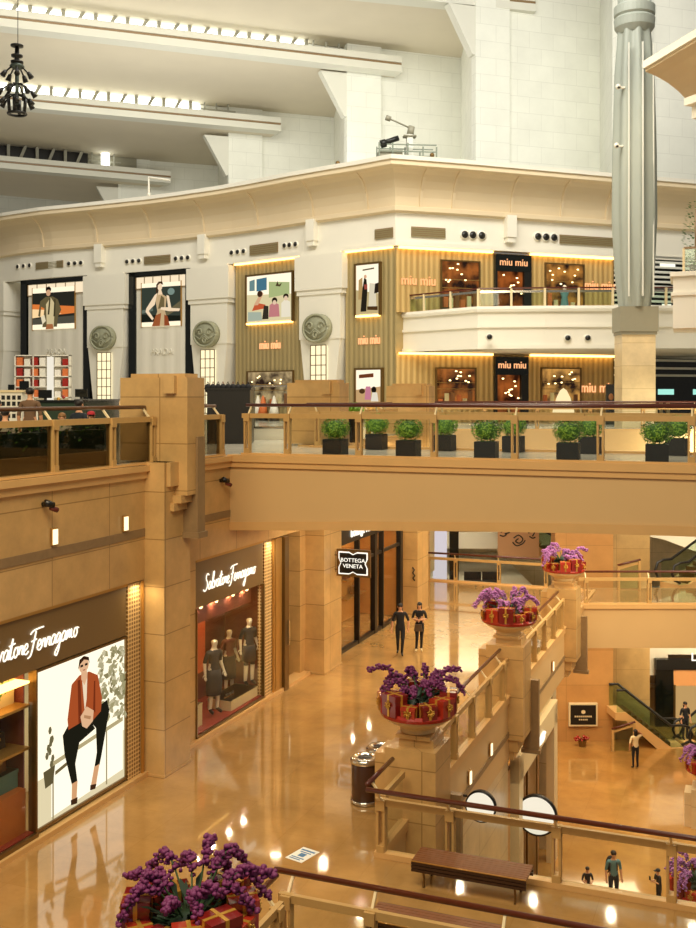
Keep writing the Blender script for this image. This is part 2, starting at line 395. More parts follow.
# upper bridge
UB0,UB1=23.6,28.1
mb=MB()
prof=[]
K=24
bot=[(-12.62+i*(14.6/K), 5.02+.42*math.sin(min(1,(i/K)*1.05)*PI/2)) for i in range(K+1)]
poly=[(-12.62,ZU-.02)]+[(p[0],p[1]) for p in bot]+[(2.0,ZU-.02)]
mb.prism_xz(poly,UB0+.02,UB1)
struct('floor_bridge',mb,M['fascia'],RZ)
mb=MB(); mb.box(-12.6,2.0,UB0-.1,UB0+.25,ZU-.16,ZU+.02); mb.box(-12.6,2.0,UB0-.05,UB0+.1,ZU-.3,ZU-.16); mb.box(-12.6,2,UB1-.2,UB1+.08,ZU-.2,ZU+.02)
struct('trim_bridge',mb,M['stone_plain'],RZ)
mb=MB()
for i in range(K): mb.add([(bot[i][0],UB0-.02,bot[i][1]-.06),(bot[i+1][0],UB0-.02,bot[i+1][1]-.06),(bot[i+1][0],UB0+.3,bot[i+1][1]-.06),(bot[i][0],UB0+.3,bot[i][1]-.06),
      (bot[i][0],UB0-.02,bot[i][1]+.16),(bot[i+1][0],UB0-.02,bot[i+1][1]+.16),(bot[i+1][0],UB0+.3,bot[i+1][1]+.16),(bot[i][0],UB0+.3,bot[i][1]+.16)],[(0,3,2,1),(4,5,6,7),(0,1,5,4),(2,3,7,6),(0,4,7,3),(1,2,6,5)])
struct('trim_bridge_underside',mb,M['stone_plain'],RZ)
mb=MB(); mb.box(-12.55,1.9,UB0+.25,UB1-.2,ZU-.02,ZU+.012); struct('floor_bridge_top',mb,M['floor_up'],RZ)
# void side of the gallery: fascia, band, plain wall down to the lower shops
mb=MB(); mb.box(NR-.35,NR,18.0,45.4,-1.75,-.01); struct('wall_void',mb,M['fascia'],RZ)
mb=MB(); mb.box(NR-.1,NR+.05,18.0,45.4,-.16,.06); struct('trim_void_edge',mb,M['stone_plain'],RZ)
mb=MB(); mb.box(NR,NR+.03,20.5,38,-1.12,-.98); struct('trim_void_band',mb,M['band'],RZ)
mb=MB(); mb.box(NR-.6,NR-.12,10,29.0,ZL,-1.75); mb.box(NR-.6,NR-.12,36.0,36.7,ZL,-1.75); mb.box(NR-.6,NR-.12,29.0,36.4,-2.0,-1.75); struct('wall_void_lower',mb,M['stone_pale'],RZ)
mb=MB(); mb.box(NR-.15,NR+.12,29.4,30.0,ZL,-2.1); mb.box(NR-.15,NR+.12,35.0,35.6,ZL,-2.1); mb.box(NR-.15,NR+.12,29.4,35.6,-2.75,-2.0)
struct('trim_portal',mb,M['cream'],RZ)
mb=MB(); mb.box(NR-.5,NR-.4,30.0,35.0,ZL,-2.75); struct('door_1',mb,[M['orangewall']],RZ)
mb=MB()
for u in (31.9,32.4,33.9): mb.box(NR-.38,NR-.25,u,u+.16,ZL,-2.75)
mb.box(NR-.39,NR-.27,32.56,33.9,ZL,-3.0); struct('door_1',mb,[M['bronze']],RZ)
# round shafts of the void pillars are built with the planters below
# end of the gallery: the far void and the pale wall across it
mb=MB(); mb.box(-14.6,NR,45.2,45.55,-1.4,.02); struct('trim_gallery_end',mb,M['stone_plain'],RZ)
mb=MB(); mb.box(-30,30,63.0,63.4,ZL,ZU-.5); struct('wall_far',mb,M['stone_pale'])
mb=MB(); mb.box(-30,9.3,47.5,63,-1.5,-1.1); struct('floor_far',mb,M['white'])
mb=MB(); mb.box(0,9.0,54.7,55.0,2.0,ZU-.5); mb.box(0,9.0,54.7,55.0,.35,1.2); struct('wall_far_parapet',mb,M['white'])
mb=MB(); mb.box(0,9.0,56.0,56.2,1.2,2.0); struct('window_1',mb,M['orangewall'])
mb=MB()
for x in (4.4,5.6,6.9,7.3): mb.box(x,x+.08,55.9,56,1.2,2.0)
mb.box(7.4,8.1,55.7,55.9,1.25,1.75); struct('trim_1',mb,M['dark'])
# amber wall, tan column and soffit beyond the void
mb=MB(); mb.box(4,12.15,47.2,48.2,ZL,-1.52); mb.box(9.5,12.15,47.2,48.2,-1.52,ZU-.6); struct('wall_amber',mb,M['orangewall'])
mb=MB(); mb.box(12.25,13.95,47.6,49.3,ZL,ZU-.6); struct('column_tan',mb,M['tanstone'])
mb=MB(); mb.prism_xz([(13.9,ZU-.6),(13.9,1.75),(15.4,1.45),(19,.1),(22,.1),(22,ZU-.6)],50.2,62); struct('ceiling_stair',mb,M['white'])
mb=MB(); mb.prism_xz([(13.9,-2.6),(13.9,-5.0),(15.4,-5.0),(15.4,-4.0),(22,-4.0),(22,-2.6)],49.6,60); struct('ceiling_lower_shop',mb,M['white'])
# cross bridge of the gallery floor
mb=MB(); mb.box(9.2,30,41.5,45.3,-1.72,.0); struct('floor_cross_bridge',mb,M['fascia'])
mb=MB(); mb.box(9.2,30,41.7,45.2,0,.012); struct('floor_cross_bridge_top',mb,M['floor'])
mb=MB(); mb.box(9.2,30,41.42,41.7,-.12,.06); struct('trim_cross_bridge',mb,M['stone_plain'])

# ================================================================== RAILINGS
def railing(label, L, posts, loc, rz, lean=.22, top=1.27, mid=1.0, glass='glass', post='fin', group=None, kerb=.05, midh=.12, hr0=0.0, hr1=0.0, frame='lightwood'):
    """runs along local x from 0 to L; the people side is +y"""
    t=thing('glass_railing',label,'railing',loc,rz,group)
    MB().smooth().tube([(-hr0,lean,top),(L+hr1,lean,top)],.045,10).build('handrail',M['handrail'],t)
    MB().box(0,L,-.04,.04,mid-midh/2,mid+midh/2).build('middle_rail',M[frame],t)
    MB().box(0,L,-.09,.09,0,kerb).build('base_rail',M['stone_plain'],t)
    for x in posts:
        p=MB(); 
        for d in (-.06,.06): p.box(x+d-.02,x+d+.02,-.07,.07,kerb,mid+.02)
        p.box(x-.08,x+.08,-.09,.09,mid-.14,mid+.05); p.box(x-.07,x+.07,-.09,.09,kerb,kerb+.12)
        po=p.build('post',M['lightwood'],t)
        MB().bar((x,.02,mid),(x,lean,top-.03),.04,.04).build('bracket',M['cream'],po)
    xs=[0]+list(posts)+[L]; xs=sorted(set(xs))
    for a,b in zip(xs,xs[1:]):
        if b-a>.3: MB().box(a+.06,b-.06,-.012,.012,kerb+.02,mid-midh/2).build('glass_panel',M[glass],t)
    return t
def rail_n(label,n0,n1,u,z,posts_n,flip=False,**k):      # along n at fixed u; people side is +u
    if not flip: return railing(label,n1-n0,[p-n0 for p in posts_n],W(n0,u,z),RZ,**k)
    return railing(label,n1-n0,[n1-p for p in posts_n],W(n1,u,z),RZ+PI,**k)
def rail_u(label,u0,u1,n,z,posts_u,flip=False,**k):      # along u at fixed n; people side is -n
    if not flip: return railing(label,u1-u0,[p-u0 for p in posts_u],W(n,u0,z),RZ+PI/2,**k)
    return railing(label,u1-u0,[u1-p for p in posts_u],W(n,u1,z),RZ-PI/2,**k)
rail_n('long glass railing with brown handrail along the near edge of the upper bridge',-12.25,1.8,UB0+.08,ZU+.02,[-12.1,-10.97,-9.03,-7.11,-5.16,-3.21,-1.26,.7])
rail_n('glass railing on the far edge of the upper bridge behind the potted bushes',-12.25,1.8,UB1-.08,ZU+.02,[-12,-10.1,-8.15,-6.25,-4.3,-2.35,-.4],flip=True)
rail_u('dark glass railing of the cafe above the left shop, wooden posts',4.0,20.02,NL-.02,ZU,[8.0,10,12.2,14.4,16.46,18.40,19.95],glass='glass_dark')
rail_u('short glass railing between stone pillar and upper bridge',21.5,23.3,NL-.02,ZU,[21.6,23.2],glass='glass_dark')
rail_u('glass railing of the left gallery between the two farther stone blocks',30.9,37.1,NL-.02,ZU,[32.4,34.0,35.6])
rail_n('glass railing beside the slatted bench, far side of the crosswalk',-6.45,8.8,17.75,0,[-6.33,-5.03,-3.14,-1.26,.65,2.5,4.4],flip=True,kerb=.1,hr1=.1)
rail_n('nearest glass railing along the front of the crosswalk',-6.55,8.8,13.84,0,[-6.42,-5.1,-3.2,-1.3,.6,2.5],kerb=.1,hr0=.18)
rail_u('glass railing beside the front flower bowl, ending at a post',11.3,13.6,NR,0,[12.1,13.45],hr1=.3,kerb=.1)
rail_u('short glass railing by the litter bins, left of the stone planter pillar',17.9,19.2,NR,0,[18.0],kerb=.1,hr0=.15)
rail_u('glass balustrade between the first and second planter pillars',20.5,28.4,NR,0.05,[21.2,22.9,24.5,26.2,27.8])
rail_u('glass balustrade between the second and third planter pillars',29.8,37.6,NR,0.05,[30.5,32.2,33.8,35.5,37.1])
rail_n('glass railing closing the far end of the marble gallery',-14.2,NR-.4,45.35,0.02,[-13.9,-12.6,-10.6,-8.5],flip=True)
railing('glass railing on the cross bridge right of the third planter',20,[.3,2.85,5.4,8.0,10.5],Vector((9.3,41.55,.05)),0)
railing('distant railing on the ring floor behind the bridge bushes',28,[i*2.4+.6 for i in range(12)],Vector((3.2,46.9,ZU)),-.01)
# ================================================================== FIGURES
def figure(name, label, cat, loc, rz, h=1.7, arms=None, legs=None, top='black', bottom='black', skin='skin', hair='hair', long_hair=False, cap=None,
           sleeve=True, bare_legs=False, shoes='dark', lean=0.0, group=None, skirt=None, face=True, seated=False):
    """faces local -y; joints in metres for a 1.7 m figure, scaled to h"""
    t=thing(name,label,cat,loc,rz,group)
    k=h/1.7
    A=arms or {}; Lg=legs or {}
    J=dict(pel=(0,0,.93),wai=(0,-.0,1.08),che=(0,lean*.6,1.28),nkb=(0,lean,1.42),nk=(0,lean-.005,1.475),chin=(0,lean-.02,1.53),hd=(0,lean-.015,1.585),hdt=(0,lean,1.645))
    rad=dict(pel=(.15,.105),wai=(.128,.095),che=(.155,.105),nkb=(.085,.065),nk=(.05,.05),chin=(.06,.07),hd=(.078,.095),hdt=(.055,.07))
    E=[('pel','wai','T'),('wai','che','T'),('che','nkb','T'),('nkb','nk','K'),('nk','chin','K'),('chin','hd','K'),('hd','hdt','K')]
    for sd,sg in (('L',1),('R',-1)):
        sh=Vector((.175*sg,lean+.0,1.375)); el=Vector(A.get(sd,((.235*sg,.03,1.1),(.24*sg,-.05,.87)))[0]); wr=Vector(A.get(sd,((.235*sg,.03,1.1),(.24*sg,-.05,.87)))[1])
        J['s'+sd]=sh; J['e'+sd]=el; J['w'+sd]=wr; d=(wr-el).normalized(); J['h'+sd]=wr+d*.075
        rad['s'+sd]=(.062,.062); rad['e'+sd]=(.043,.043); rad['w'+sd]=(.03,.03); rad['h'+sd]=(.04,.024)
        E+=[('che','s'+sd,'T'),('s'+sd,'e'+sd,'U'),('e'+sd,'w'+sd,'A'),('w'+sd,'h'+sd,'A')]
        lg=Lg.get(sd,((.095*sg,-.015,.5),(.1*sg,.02,.09)))
        hp=Vector((.09*sg,0,.88)); kn=Vector(lg[0]); an=Vector(lg[1])
        J['p'+sd]=hp; J['k'+sd]=kn; J['a'+sd]=an; J['t'+sd]=an+Vector((.02*sg,-.15,-.05))
        rad['p'+sd]=(.088,.095); rad['k'+sd]=(.058,.06); rad['a'+sd]=(.04,.042); rad['t'+sd]=(.04,.03)
        E+=[('pel','p'+sd,'B'),('p'+sd,'k'+sd,'B'),('k'+sd,'a'+sd,'C'),('a'+sd,'t'+sd,'F')]
    if seated:
        for n_ in J:
            if n_[0] not in 'kat': J[n_]=Vector(J[n_])-Vector((0,0,.42))
        for sd,sg in (('L',1),('R',-1)): J['k'+sd]=Vector((.1*sg,-.42,.5)); J['a'+sd]=Vector((.1*sg,-.40,.09)); J['t'+sd]=Vector((.11*sg,-.55,.04))
    names=list(J); idx={n:i for i,n in enumerate(names)}
    me=bpy.data.meshes.new(name); me.from_pydata([tuple(Vector(J[n])*k) for n in names],[(idx[a],idx[b]) for a,b,_ in E],[])
    o=bpy.data.objects.new(name,me); C.objects.link(o)
    sm=o.modifiers.new('s','SKIN'); sm.use_smooth_shade=True
    sv=me.skin_vertices[0].data
    for n in names: sv[idx[n]].radius=(rad[n][0]*k,rad[n][1]*k); sv[idx[n]].use_root=(n=='pel')
    su=o.modifiers.new('u','SUBSURF'); su.levels=2; su.render_levels=2
    dg=bpy.context.evaluated_depsgraph_get(); dg.update()
    em=bpy.data.meshes.new_from_object(o.evaluated_get(dg)); bpy.data.objects.remove(o)
    mats=[M[top],M[bottom],M[skin],M[shoes]]
    zone={'T':0,'K':2,'U':0 if sleeve else 2,'A':2,'B':1,'C':2 if bare_legs else 1,'F':3}
    segs=[(Vector(J[a])*k,Vector(J[b])*k,zone[z]) for a,b,z in E]
    mb=MB(); mb.smooth(True)
    mb.v=[v.co.copy() for v in em.vertices]
    for p in em.polygons:
        c=p.center; best=None
        for a,b,z in segs:
            ab=b-a; tt=max(0,min(1,(c-a).dot(ab)/max(1e-9,ab.length_squared))); d=(a+ab*tt-c).length
            if best is None or d<best[0]: best=(d,z)
        mb.f.append(list(p.vertices)); mb.m.append(best[1]); mb.sm.append(True)
    bpy.data.meshes.remove(em)
    mb.mat(2)
    for sd,sg in (('L',1),('R',-1)):      # five fingers, thumb from the side of the palm
        wr=Vector(J['w'+sd])*k; hd=Vector(J['h'+sd])*k; d=(hd-wr).normalized()
        side=d.cross(Vector((0,1,0)));  side=side.normalized() if side.length>.1 else Vector((1,0,0)); fw=side.cross(d).normalized()
        for i,(of,ln) in enumerate(((-.027,.07),(-.009,.082),(.009,.078),(.026,.06))):
            p=hd+side*of*k-d*.005; q=p+d*ln*.55*k+fw*.006; r_=q+d*ln*.4*k-fw*.02*k
            mb.tube([p,q,r_],[.0095*k,.009*k,.006*k],6)
        p=wr+d*.025*k-side*.03*k; mb.tube([p,p+(d*.6-side*.8)*.035*k,p+(d*.95-side*.75)*.06*k],[.012*k,.010*k,.007*k],6)
    hc=Vector(J['hd'])*k
    if face:
        mb.ball(hc+Vector((0,-.098,-.012))*k,.012*k,.018*k,.022*k,6,5)
        for sg in (1,-1): mb.ball(hc+Vector((.08*sg,.0,-.01))*k,.014*k,.02*k,.03*k,6,5)
        mb.mat(3)
        for sg in (1,-1): mb.ball(hc+Vector((.032*sg,-.084,.012))*k,.012*k,.008*k,.007*k,6,5)
        mb.mat(2); mb.ball(hc+Vector((0,-.086,-.052))*k,.024*k,.01*k,.007*k,6,5)
    mb.mat(0).build('body',mats,t)
    if hair:
        hb=MB().smooth(); hb.ball(hc+Vector((0,.018,.03))*k,.092*k,.105*k,.082*k,12,8)
        if long_hair: hb.ball(hc+Vector((0,.05,-.06))*k,.09*k,.06*k,.16*k,10,8)
        hb.build('hair',M[hair],t)
    if cap:
        cb=MB().smooth(); cb.ball(hc+Vector((0,.01,.055))*k,.098*k,.112*k,.07*k,12,8); cb.box(-.07*k,.07*k,hc.y-.19*k,hc.y-.05*k,hc.z+.035*k,hc.z+.05*k); cb.build('cap',M[cap],t)
    if skirt:
        sb=MB().smooth(); zb=skirt*k; sb.lathe([(.17*k,.98*k),(.185*k,.85*k),(.2*k,.6*k),(.19*k,zb),(.16*k,zb),(.165*k,.6*k),(.15*k,.95*k)],16); 
        for v in sb.v: v.y*=.75
        sb.build('skirt',M[bottom],t)
    return t
# people on the gallery floor
p=figure('person','man in black T-shirt and black trousers walking on the gallery beside the woman','person',(1.70,33.5,0),RZ*.4+.1,1.70,
   arms={'L':((.27,.05,1.12),(.26,-.02,.88)),'R':((-.25,.04,1.1),(-.27,-.03,.86))},legs={'L':((.08,-.10,.5),(.05,-.06,.09)),'R':((-.08,.05,.5),(-.08,.2,.12))},top='black',bottom='black')
p=figure('person','woman with long dark hair in black top and leggings looking at something in her hands','person',(2.36,34.0,0),RZ*.3,1.64,
   arms={'L':((.24,.0,1.12),(.06,-.2,1.13)),'R':((-.24,.0,1.12),(-.06,-.2,1.12))},legs={'L':((.07,-.03,.5),(.06,.02,.09)),'R':((-.08,-.1,.5),(-.11,-.06,.09))},top='black',bottom='black',long_hair=True,shoes='cream')
t=thing('handbag','small dark patterned bag held in front of the walking woman','bag',(2.30,33.78,.72),RZ*.3)
MB().prism_xz([(-.14,0),(.14,0),(.11,.22),(-.11,.22)],-.05,.05).build('bag_body',plain('patterned_bag','#54402c',.5,noise=.6,scale=30),t)
MB().smooth().tube([(-.08,0,.22),(-.05,0,.34),(.05,0,.34),(.08,0,.22)],.01,6).build('strap',M['dark'],t)
# people on the lower floor
figure('person','woman seen from behind on the lower floor raising one arm to her head, pale top','person',(12.22,43.8,ZL),PI+.2,1.68,
   arms={'R':((-.34,-.02,1.44),(-.14,.02,1.60)),'L':((.26,.03,1.12),(.24,-.05,.87))},top='cream',bottom='black',long_hair=True,face=True)
figure('person','man in teal T-shirt with a dark backpack on the lower floor behind the bench rail','person',(8.25,32.0,ZL),.1,1.72,top='tealshirt',bottom='navy')
t=thing('backpack','dark backpack worn by the man in the teal T-shirt','bag',(8.2,32.14,ZL+1.0),.1)
mb=MB().smooth(); mb.ball((0,.06,.22),.15,.09,.25,10,8); mb.build('bag_body',M['black'],t)
MB().smooth().tube([(.1,-.02,.4),(.11,-.24,.36),(.12,-.25,.15),(.12,-.05,.0)],.018,6).build('strap',M['black'],t)
MB().smooth().tube([(-.1,-.02,.4),(-.11,-.24,.36),(-.12,-.25,.15),(-.12,-.05,.0)],.018,6).build('strap',M['black'],t)
figure('person','child in a dark shirt on the lower floor left of the man in teal','person',(7.45,32.05,ZL),.05,1.19,
   arms={'L':((.24,-.02,1.1),(.1,-.22,1.02)),'R':((-.24,-.02,1.1),(-.08,-.2,1.02))},top='black',bottom='navy')
figure('person','person in black cap and black top looking at a phone beside the lower flower bowl','person',(9.66,32.0,ZL),-1.25,1.15,
   arms={'L':((.2,-.14,1.1),(.1,-.36,1.2)),'R':((-.22,-.06,1.1),(-.06,-.32,1.16))},top='black',bottom='black',cap='black',lean=-.05)
t=thing('phone','phone held by the person in the black cap','phone',(9.35,31.9,ZL+.84),-1.25); MB().box(-.035,.035,-.01,.01,0,.12).build('screen',M['dark'],t)
figure('person','person in black standing at the lit shop on the lower floor by the escalator','person',(15.55,47.5,ZL),.3,1.76,top='black',bottom='black',long_hair=True)
# cafe guests behind the smoked railing, upper left
def guest(px,pyhead,Y,label,seated=True,rz=0.3,**k):
    q=at(px,pyhead,Y); k0=(q.z-ZU)/((1.68-.42) if seated else 1.68)
    f=figure('person',label,'person',(q.x,Y,ZU),rz,1.7*k0,seated=seated,**k)
    if seated: CH.append((Vector((q.x,Y,ZU)),rz))
    return f
CH=[]
guest(30,388,21.9,'guest with dark hair and brown jacket seen from behind at the cafe railing',top='brownjacket',bottom='black',rz=PI,seated=False)
guest(79,400,23.9,'dark-haired guest behind the cafe railing, between brown jacket and red cap',top='navy',bottom='black',rz=PI-.5)
guest(91,412,22.9,'guest in a red cap seated low behind the cafe railing',top='black',bottom='black',cap='redcap',rz=.4)
guest(62,413,22.1,'tan-haired guest seated low behind the cafe railing',top='whiteshirt',bottom='black',hair='tan_hair',rz=.2)
guest(5,409,21.0,'guest in a white shirt behind the cafe railing at the photo edge',top='whiteshirt',bottom='black',rz=PI)
guest(-4,399,21.6,'dark-haired guest half cut off at the left photo edge, behind the white shirt',top='black',bottom='black',rz=PI)
chn=['under the dark-haired guest behind the red cap','under the guest in the red cap','under the tan-haired guest','under the guest in the white shirt','under the guest cut off at the left photo edge']
for (p_,r_),l_ in zip(CH,chn):
    c_=thing('cafe_chair','dark cafe chair '+l_,'chair',p_,r_)
    MB().box(-.22,.22,-.2,.24,.40,.44).build('seat',M['benchdark'],c_); MB().box(-.22,.22,.24,.28,.44,.8).build('backrest',M['benchdark'],c_)
    for x_ in (-.19,.19):
        for y_ in (-.17,.24): MB().box(x_-.02,x_+.02,y_-.02,y_+.02,0,.40).build('leg',M['dark'],c_)

# ================================================================== LEFT SHOPS (local axes: x across towards the void, y along the gallery)
def flat_yz(mb, pts, x): # polygon in (y,z) at depth x, 4 mm thick plate
    mb.prism_yz(pts, x, x+.002); return mb
for u_ in (22.55,23.35,24.25,25.05): area(W(NL-.35,u_,3.14),W(NL-.6,u_,0),.12,.12,11,(1,0.85,0.66))  # added at the spot lamps to brighten the mannequin window
area(W(NL-.6,14.6,3.0),W(NL-.7,14.6,0),.4,2,16,(1,0.77,0.51))  # unseen light added to brighten the bag window
for u_ in (31.8,33.2,34.6,36.2): area(W(NL-.8,u_,3.9),W(NL-.9,u_,0),.15,.15,16,(1,0.83,0.56))
def scr(pts, n=6):
    P=[Vector((a,b,0)) for a,b in pts]; out=[]
    for i in range(len(P)-1):
        p0=P[max(i-1,0)];p1=P[i];p2=P[i+1];p3=P[min(i+2,len(P)-1)]
        for j in range(n):
            t=j/n; out.append(.5*((2*p1)+(p2-p0)*t+(2*p0-5*p1+4*p2-p3)*t*t+(3*p1-p0-3*p2+p3)*t**3))
    out.append(P[-1]); return out
GL={'S':(.62,[[(.6,.92),(.42,1.02),(.22,.9),(.24,.7),(.42,.5),(.46,.25),(.3,.05),(.05,.0),(-.08,.12)]]),
'a':(.47,[[(.42,.4),(.25,.5),(.06,.3),(.1,.05),(.3,.1),(.42,.45),(.4,.1),(.52,.06)]]),
'l':(.34,[[(0,.08),(.22,.5),(.34,.98),(.2,.98),(.12,.3),(.2,.03),(.36,.1)]]),
'v':(.44,[[(0,.4),(.1,.45),(.15,.04),(.36,.46),(.48,.42)]]),
't':(.36,[[(.0,.1),(.24,.92),(.13,.2),(.22,.02),(.38,.12)],[(-.02,.62),(.44,.68)]]),
'o':(.46,[[(.35,.45),(.15,.45),(.05,.2),(.2,.02),(.38,.2),(.33,.45),(.5,.42)]]),
'r':(.4,[[(0,.1),(.12,.47),(.15,.36),(.3,.45),(.28,.1),(.42,.06)]]),
'e':(.4,[[(0,.15),(.3,.3),(.25,.48),(.08,.4),(.05,.1),(.25,.0),(.42,.12)]]),
'F':(.62,[[(.42,.95),(.3,.4),(.14,-.1),(-.1,-.22)],[(-.05,.86),(.25,1.0),(1.05,1.04)],[(.1,.5),(.52,.56)]]),
'g':(.48,[[(.4,.42),(.22,.5),(.05,.28),(.18,.05),(.4,.4),(.36,-.2),(.18,-.55),(.02,-.4),(.4,.0),(.52,.1)]]),
'm':(.66,[[(0,.05),(.1,.46),(.12,.1),(.27,.48),(.32,.1),(.47,.48),(.5,.1),(.64,.06)]]),' ':(.12,[])}
def script_sign(s, width, xh, r, parent, x, y0, z0, mat):
    tot=sum(GL[c][0] for c in s); kx=width/tot; mb=MB().smooth(); cur=0
    for c in s:
        adv,st=GL[c]
        for line in st:
            mb.tube([(x,y0+(cur+q.x+.18*q.y)*kx,z0+q.y*xh) for q in scr(line)],r,6)
        cur+=adv
    return mb.build('script_lettering',mat,parent)
SF='Salvatore Ferragamo'
def shop_header(label,u0,u1,z0,z1,su,sw):
    t=thing('shop_sign',label,'sign',W(NL-.12,u0,z0),RZ); L=u1-u0
    fb_=MB().box(-.1,.1,0,L,0,z1-z0).build('fascia_board',M['header'],t)
    MB().box(.1,.14,0,L,z1-z0-.02,z1-z0+.04).build('trim_strip',M['gold'],t)
    script_sign(SF,sw,.40,.015,fb_,.125,su-u0,.36,G['sign'])
    return t
shop_header('bronze shop sign with glowing script lettering above the lit poster',13.6,18.95,3.25,4.33,14.35,2.85)
shop_header('bronze shop sign with glowing script lettering above the mannequin window',21.9,25.62,3.25,4.40,22.3,2.8)
# perforated gold jambs
for (u0,u1,zt,lab) in ((18.98,19.52,4.33,'perforated gold panel right of the lit poster'),(25.66,26.2,4.4,'perforated gold panel right of the mannequin window')):
    t=thing('perforated_screen',lab,'screen',W(NL-.1,u0,0.1),RZ)
    MB().box(-.1,.1,0,u1-u0,0,zt-.1).build('perforated_sheet',M['perf'],t); area(W(NL+.22,(u0+u1)/2,zt-.05),W(NL+.02,(u0+u1)/2,1.6),.1,.3,7,(1,.82,.52))  # warm light added above to brighten the perforated sheet
    MB().box(.11,.16,u1-u0-.05,u1-u0+.02,0,zt-.1).build('edge_strip',M['gold'],t)
# the lit poster
t=thing('lightbox_poster','lit poster of a seated woman in orange jacket and dark trousers','poster',W(NL-.06,15.98,.2),RZ)
PW,PH=2.96,2.98
MB().box(-.12,.0,0,PW,0,PH).build('backlit_sheet',PG('#fff3d6',1.25),t)
fb=MB(); fb.box(-.12,.05,-.05,0,-.05,PH+.05); fb.box(-.12,.05,PW,PW+.04,-.05,PH+.05); fb.box(-.12,.05,-.05,PW+.04,-.06,0); fb.box(-.12,.05,-.05,PW+.04,PH,PH+.05); fb.build('frame',M['bronze'],t)
def art(parent, name, polys, Wd, Hd, x0=.002):
    """flat backlit print: list of (colour, strength, polygon in 0..1)"""
    mats=[];mb=MB(); 
    for i,(c,st,pts) in enumerate(polys):
        m=PG(c,st)
        if m not in mats: mats.append(m)
        mb.mat(mats.index(m)); flat_yz(mb,[(a*Wd,b*Hd) for a,b in pts],x0+.0004*i)
    return mb.build(name,mats,parent)
def ell(cx,cy,rx,ry,n=12): return [(cx+rx*math.cos(2*PI*i/n),cy+ry*math.sin(2*PI*i/n)) for i in range(n)]
bg=[('#e4d5ac',1.0,[(.0,.0),(1,.0),(1,.34),(.0,.30)]),('#fff6de',1.2,[(.16,.02),(.98,.06),(.98,.42),(.16,.36)]),('#c8b789',.8,[(.16,.345),(.98,.41),(.98,.44),(.16,.375)]),
    ('#b9a67a',.7,[(.17,.0),(.185,.0),(.185,.36),(.17,.36)]),('#b9a67a',.7,[(.77,.02),(.785,.02),(.785,.4),(.77,.4)]),('#8d7a50',.6,[(.2,.28),(.42,.32),(.42,.345),(.2,.305)])]
lr=random.Random(3)
for i in range(150):
    a=lr.uniform(.66,.99); b=lr.uniform(.45,.97); s=lr.uniform(.018,.04); an=lr.uniform(0,6)
    bg.append((lr.choice(['#c4ba92','#9a9166','#ddd2ab','#b3a97c']),.8,[(a+s*math.cos(an)*1.2,b+s*math.sin(an)),(a+s*math.cos(an+1.9)*.6,b+s*math.sin(an+1.9)*.6),(a-s*math.cos(an)*1.2,b-s*math.sin(an)),(a+s*math.cos(an+4.4)*.6,b+s*math.sin(an+4.4)*.6)]))
for i in range(9):
    a=.13+lr.uniform(-.05,.06); b=lr.uniform(.36,.6); s=.022
    bg.append(('#8a8058',.6,ell(a,b,s*.8,s*1.2,6)))
bg.append(('#7a6c48',.6,[(.07,.24),(.15,.25),(.17,.36),(.05,.35)]))
art(t,'printed_scene',bg,PW,PH)
art(t,'printed_figure',[('#2c2a1e',.5,[(.24,.53),(.3,.58),(.52,.58),(.6,.47),(.42,.43),(.375,.3),(.40,.17),(.34,.17),(.26,.40)]),('#2c2a1e',.5,[(.5,.58),(.74,.63),(.77,.55),(.67,.25),(.65,.2),(.59,.2),(.62,.3),(.61,.47)]),
   ('#e0a878',.9,[(.34,.18),(.40,.18),(.39,.07),(.335,.06)]),('#e0a878',.9,[(.59,.21),(.65,.21),(.61,.08),(.55,.09)]),('#5b3a22',.5,[(.325,.075),(.4,.07),(.395,.03),(.33,.04)]),('#5b3a22',.5,[(.545,.1),(.615,.085),(.6,.055),(.54,.065)]),
   ('#b5552a',.85,[(.335,.84),(.42,.88),(.53,.88),(.63,.83),(.68,.66),(.665,.57),(.56,.53),(.44,.56),(.3,.55),(.29,.62)]),('#8a3a1c',.7,[(.4,.85),(.43,.85),(.45,.56),(.41,.56)]),('#8a3a1c',.7,[(.585,.8),(.6,.8),(.6,.58),(.575,.6)]),
   ('#f0d9b8',1.0,[(.445,.88),(.51,.88),(.50,.7),(.48,.62)]),('#e6b48a',.95,[(.44,.9),(.5,.9),(.51,.85),(.475,.8),(.44,.85)]),('#e8b88e',.95,ell(.47,.935,.055,.05)),
   ('#4a2c18',.5,[(.405,.92),(.42,.985),(.47,1.0),(.525,.98),(.535,.93),(.52,.96),(.47,.975),(.43,.955)]),('#3a2a1e',.5,[(.43,.945),(.46,.945),(.46,.93),(.43,.93)]),('#3a2a1e',.5,[(.48,.945),(.51,.945),(.51,.93),(.48,.93)]),('#b3402c',.7,[(.455,.908),(.49,.908),(.47,.9)]),
   ('#e8b88e',.95,[(.43,.6),(.5,.65),(.58,.6),(.57,.53),(.5,.5),(.45,.53)]),('#c99468',.8,[(.47,.6),(.55,.57),(.54,.55),(.47,.58)])],PW,PH,.09)
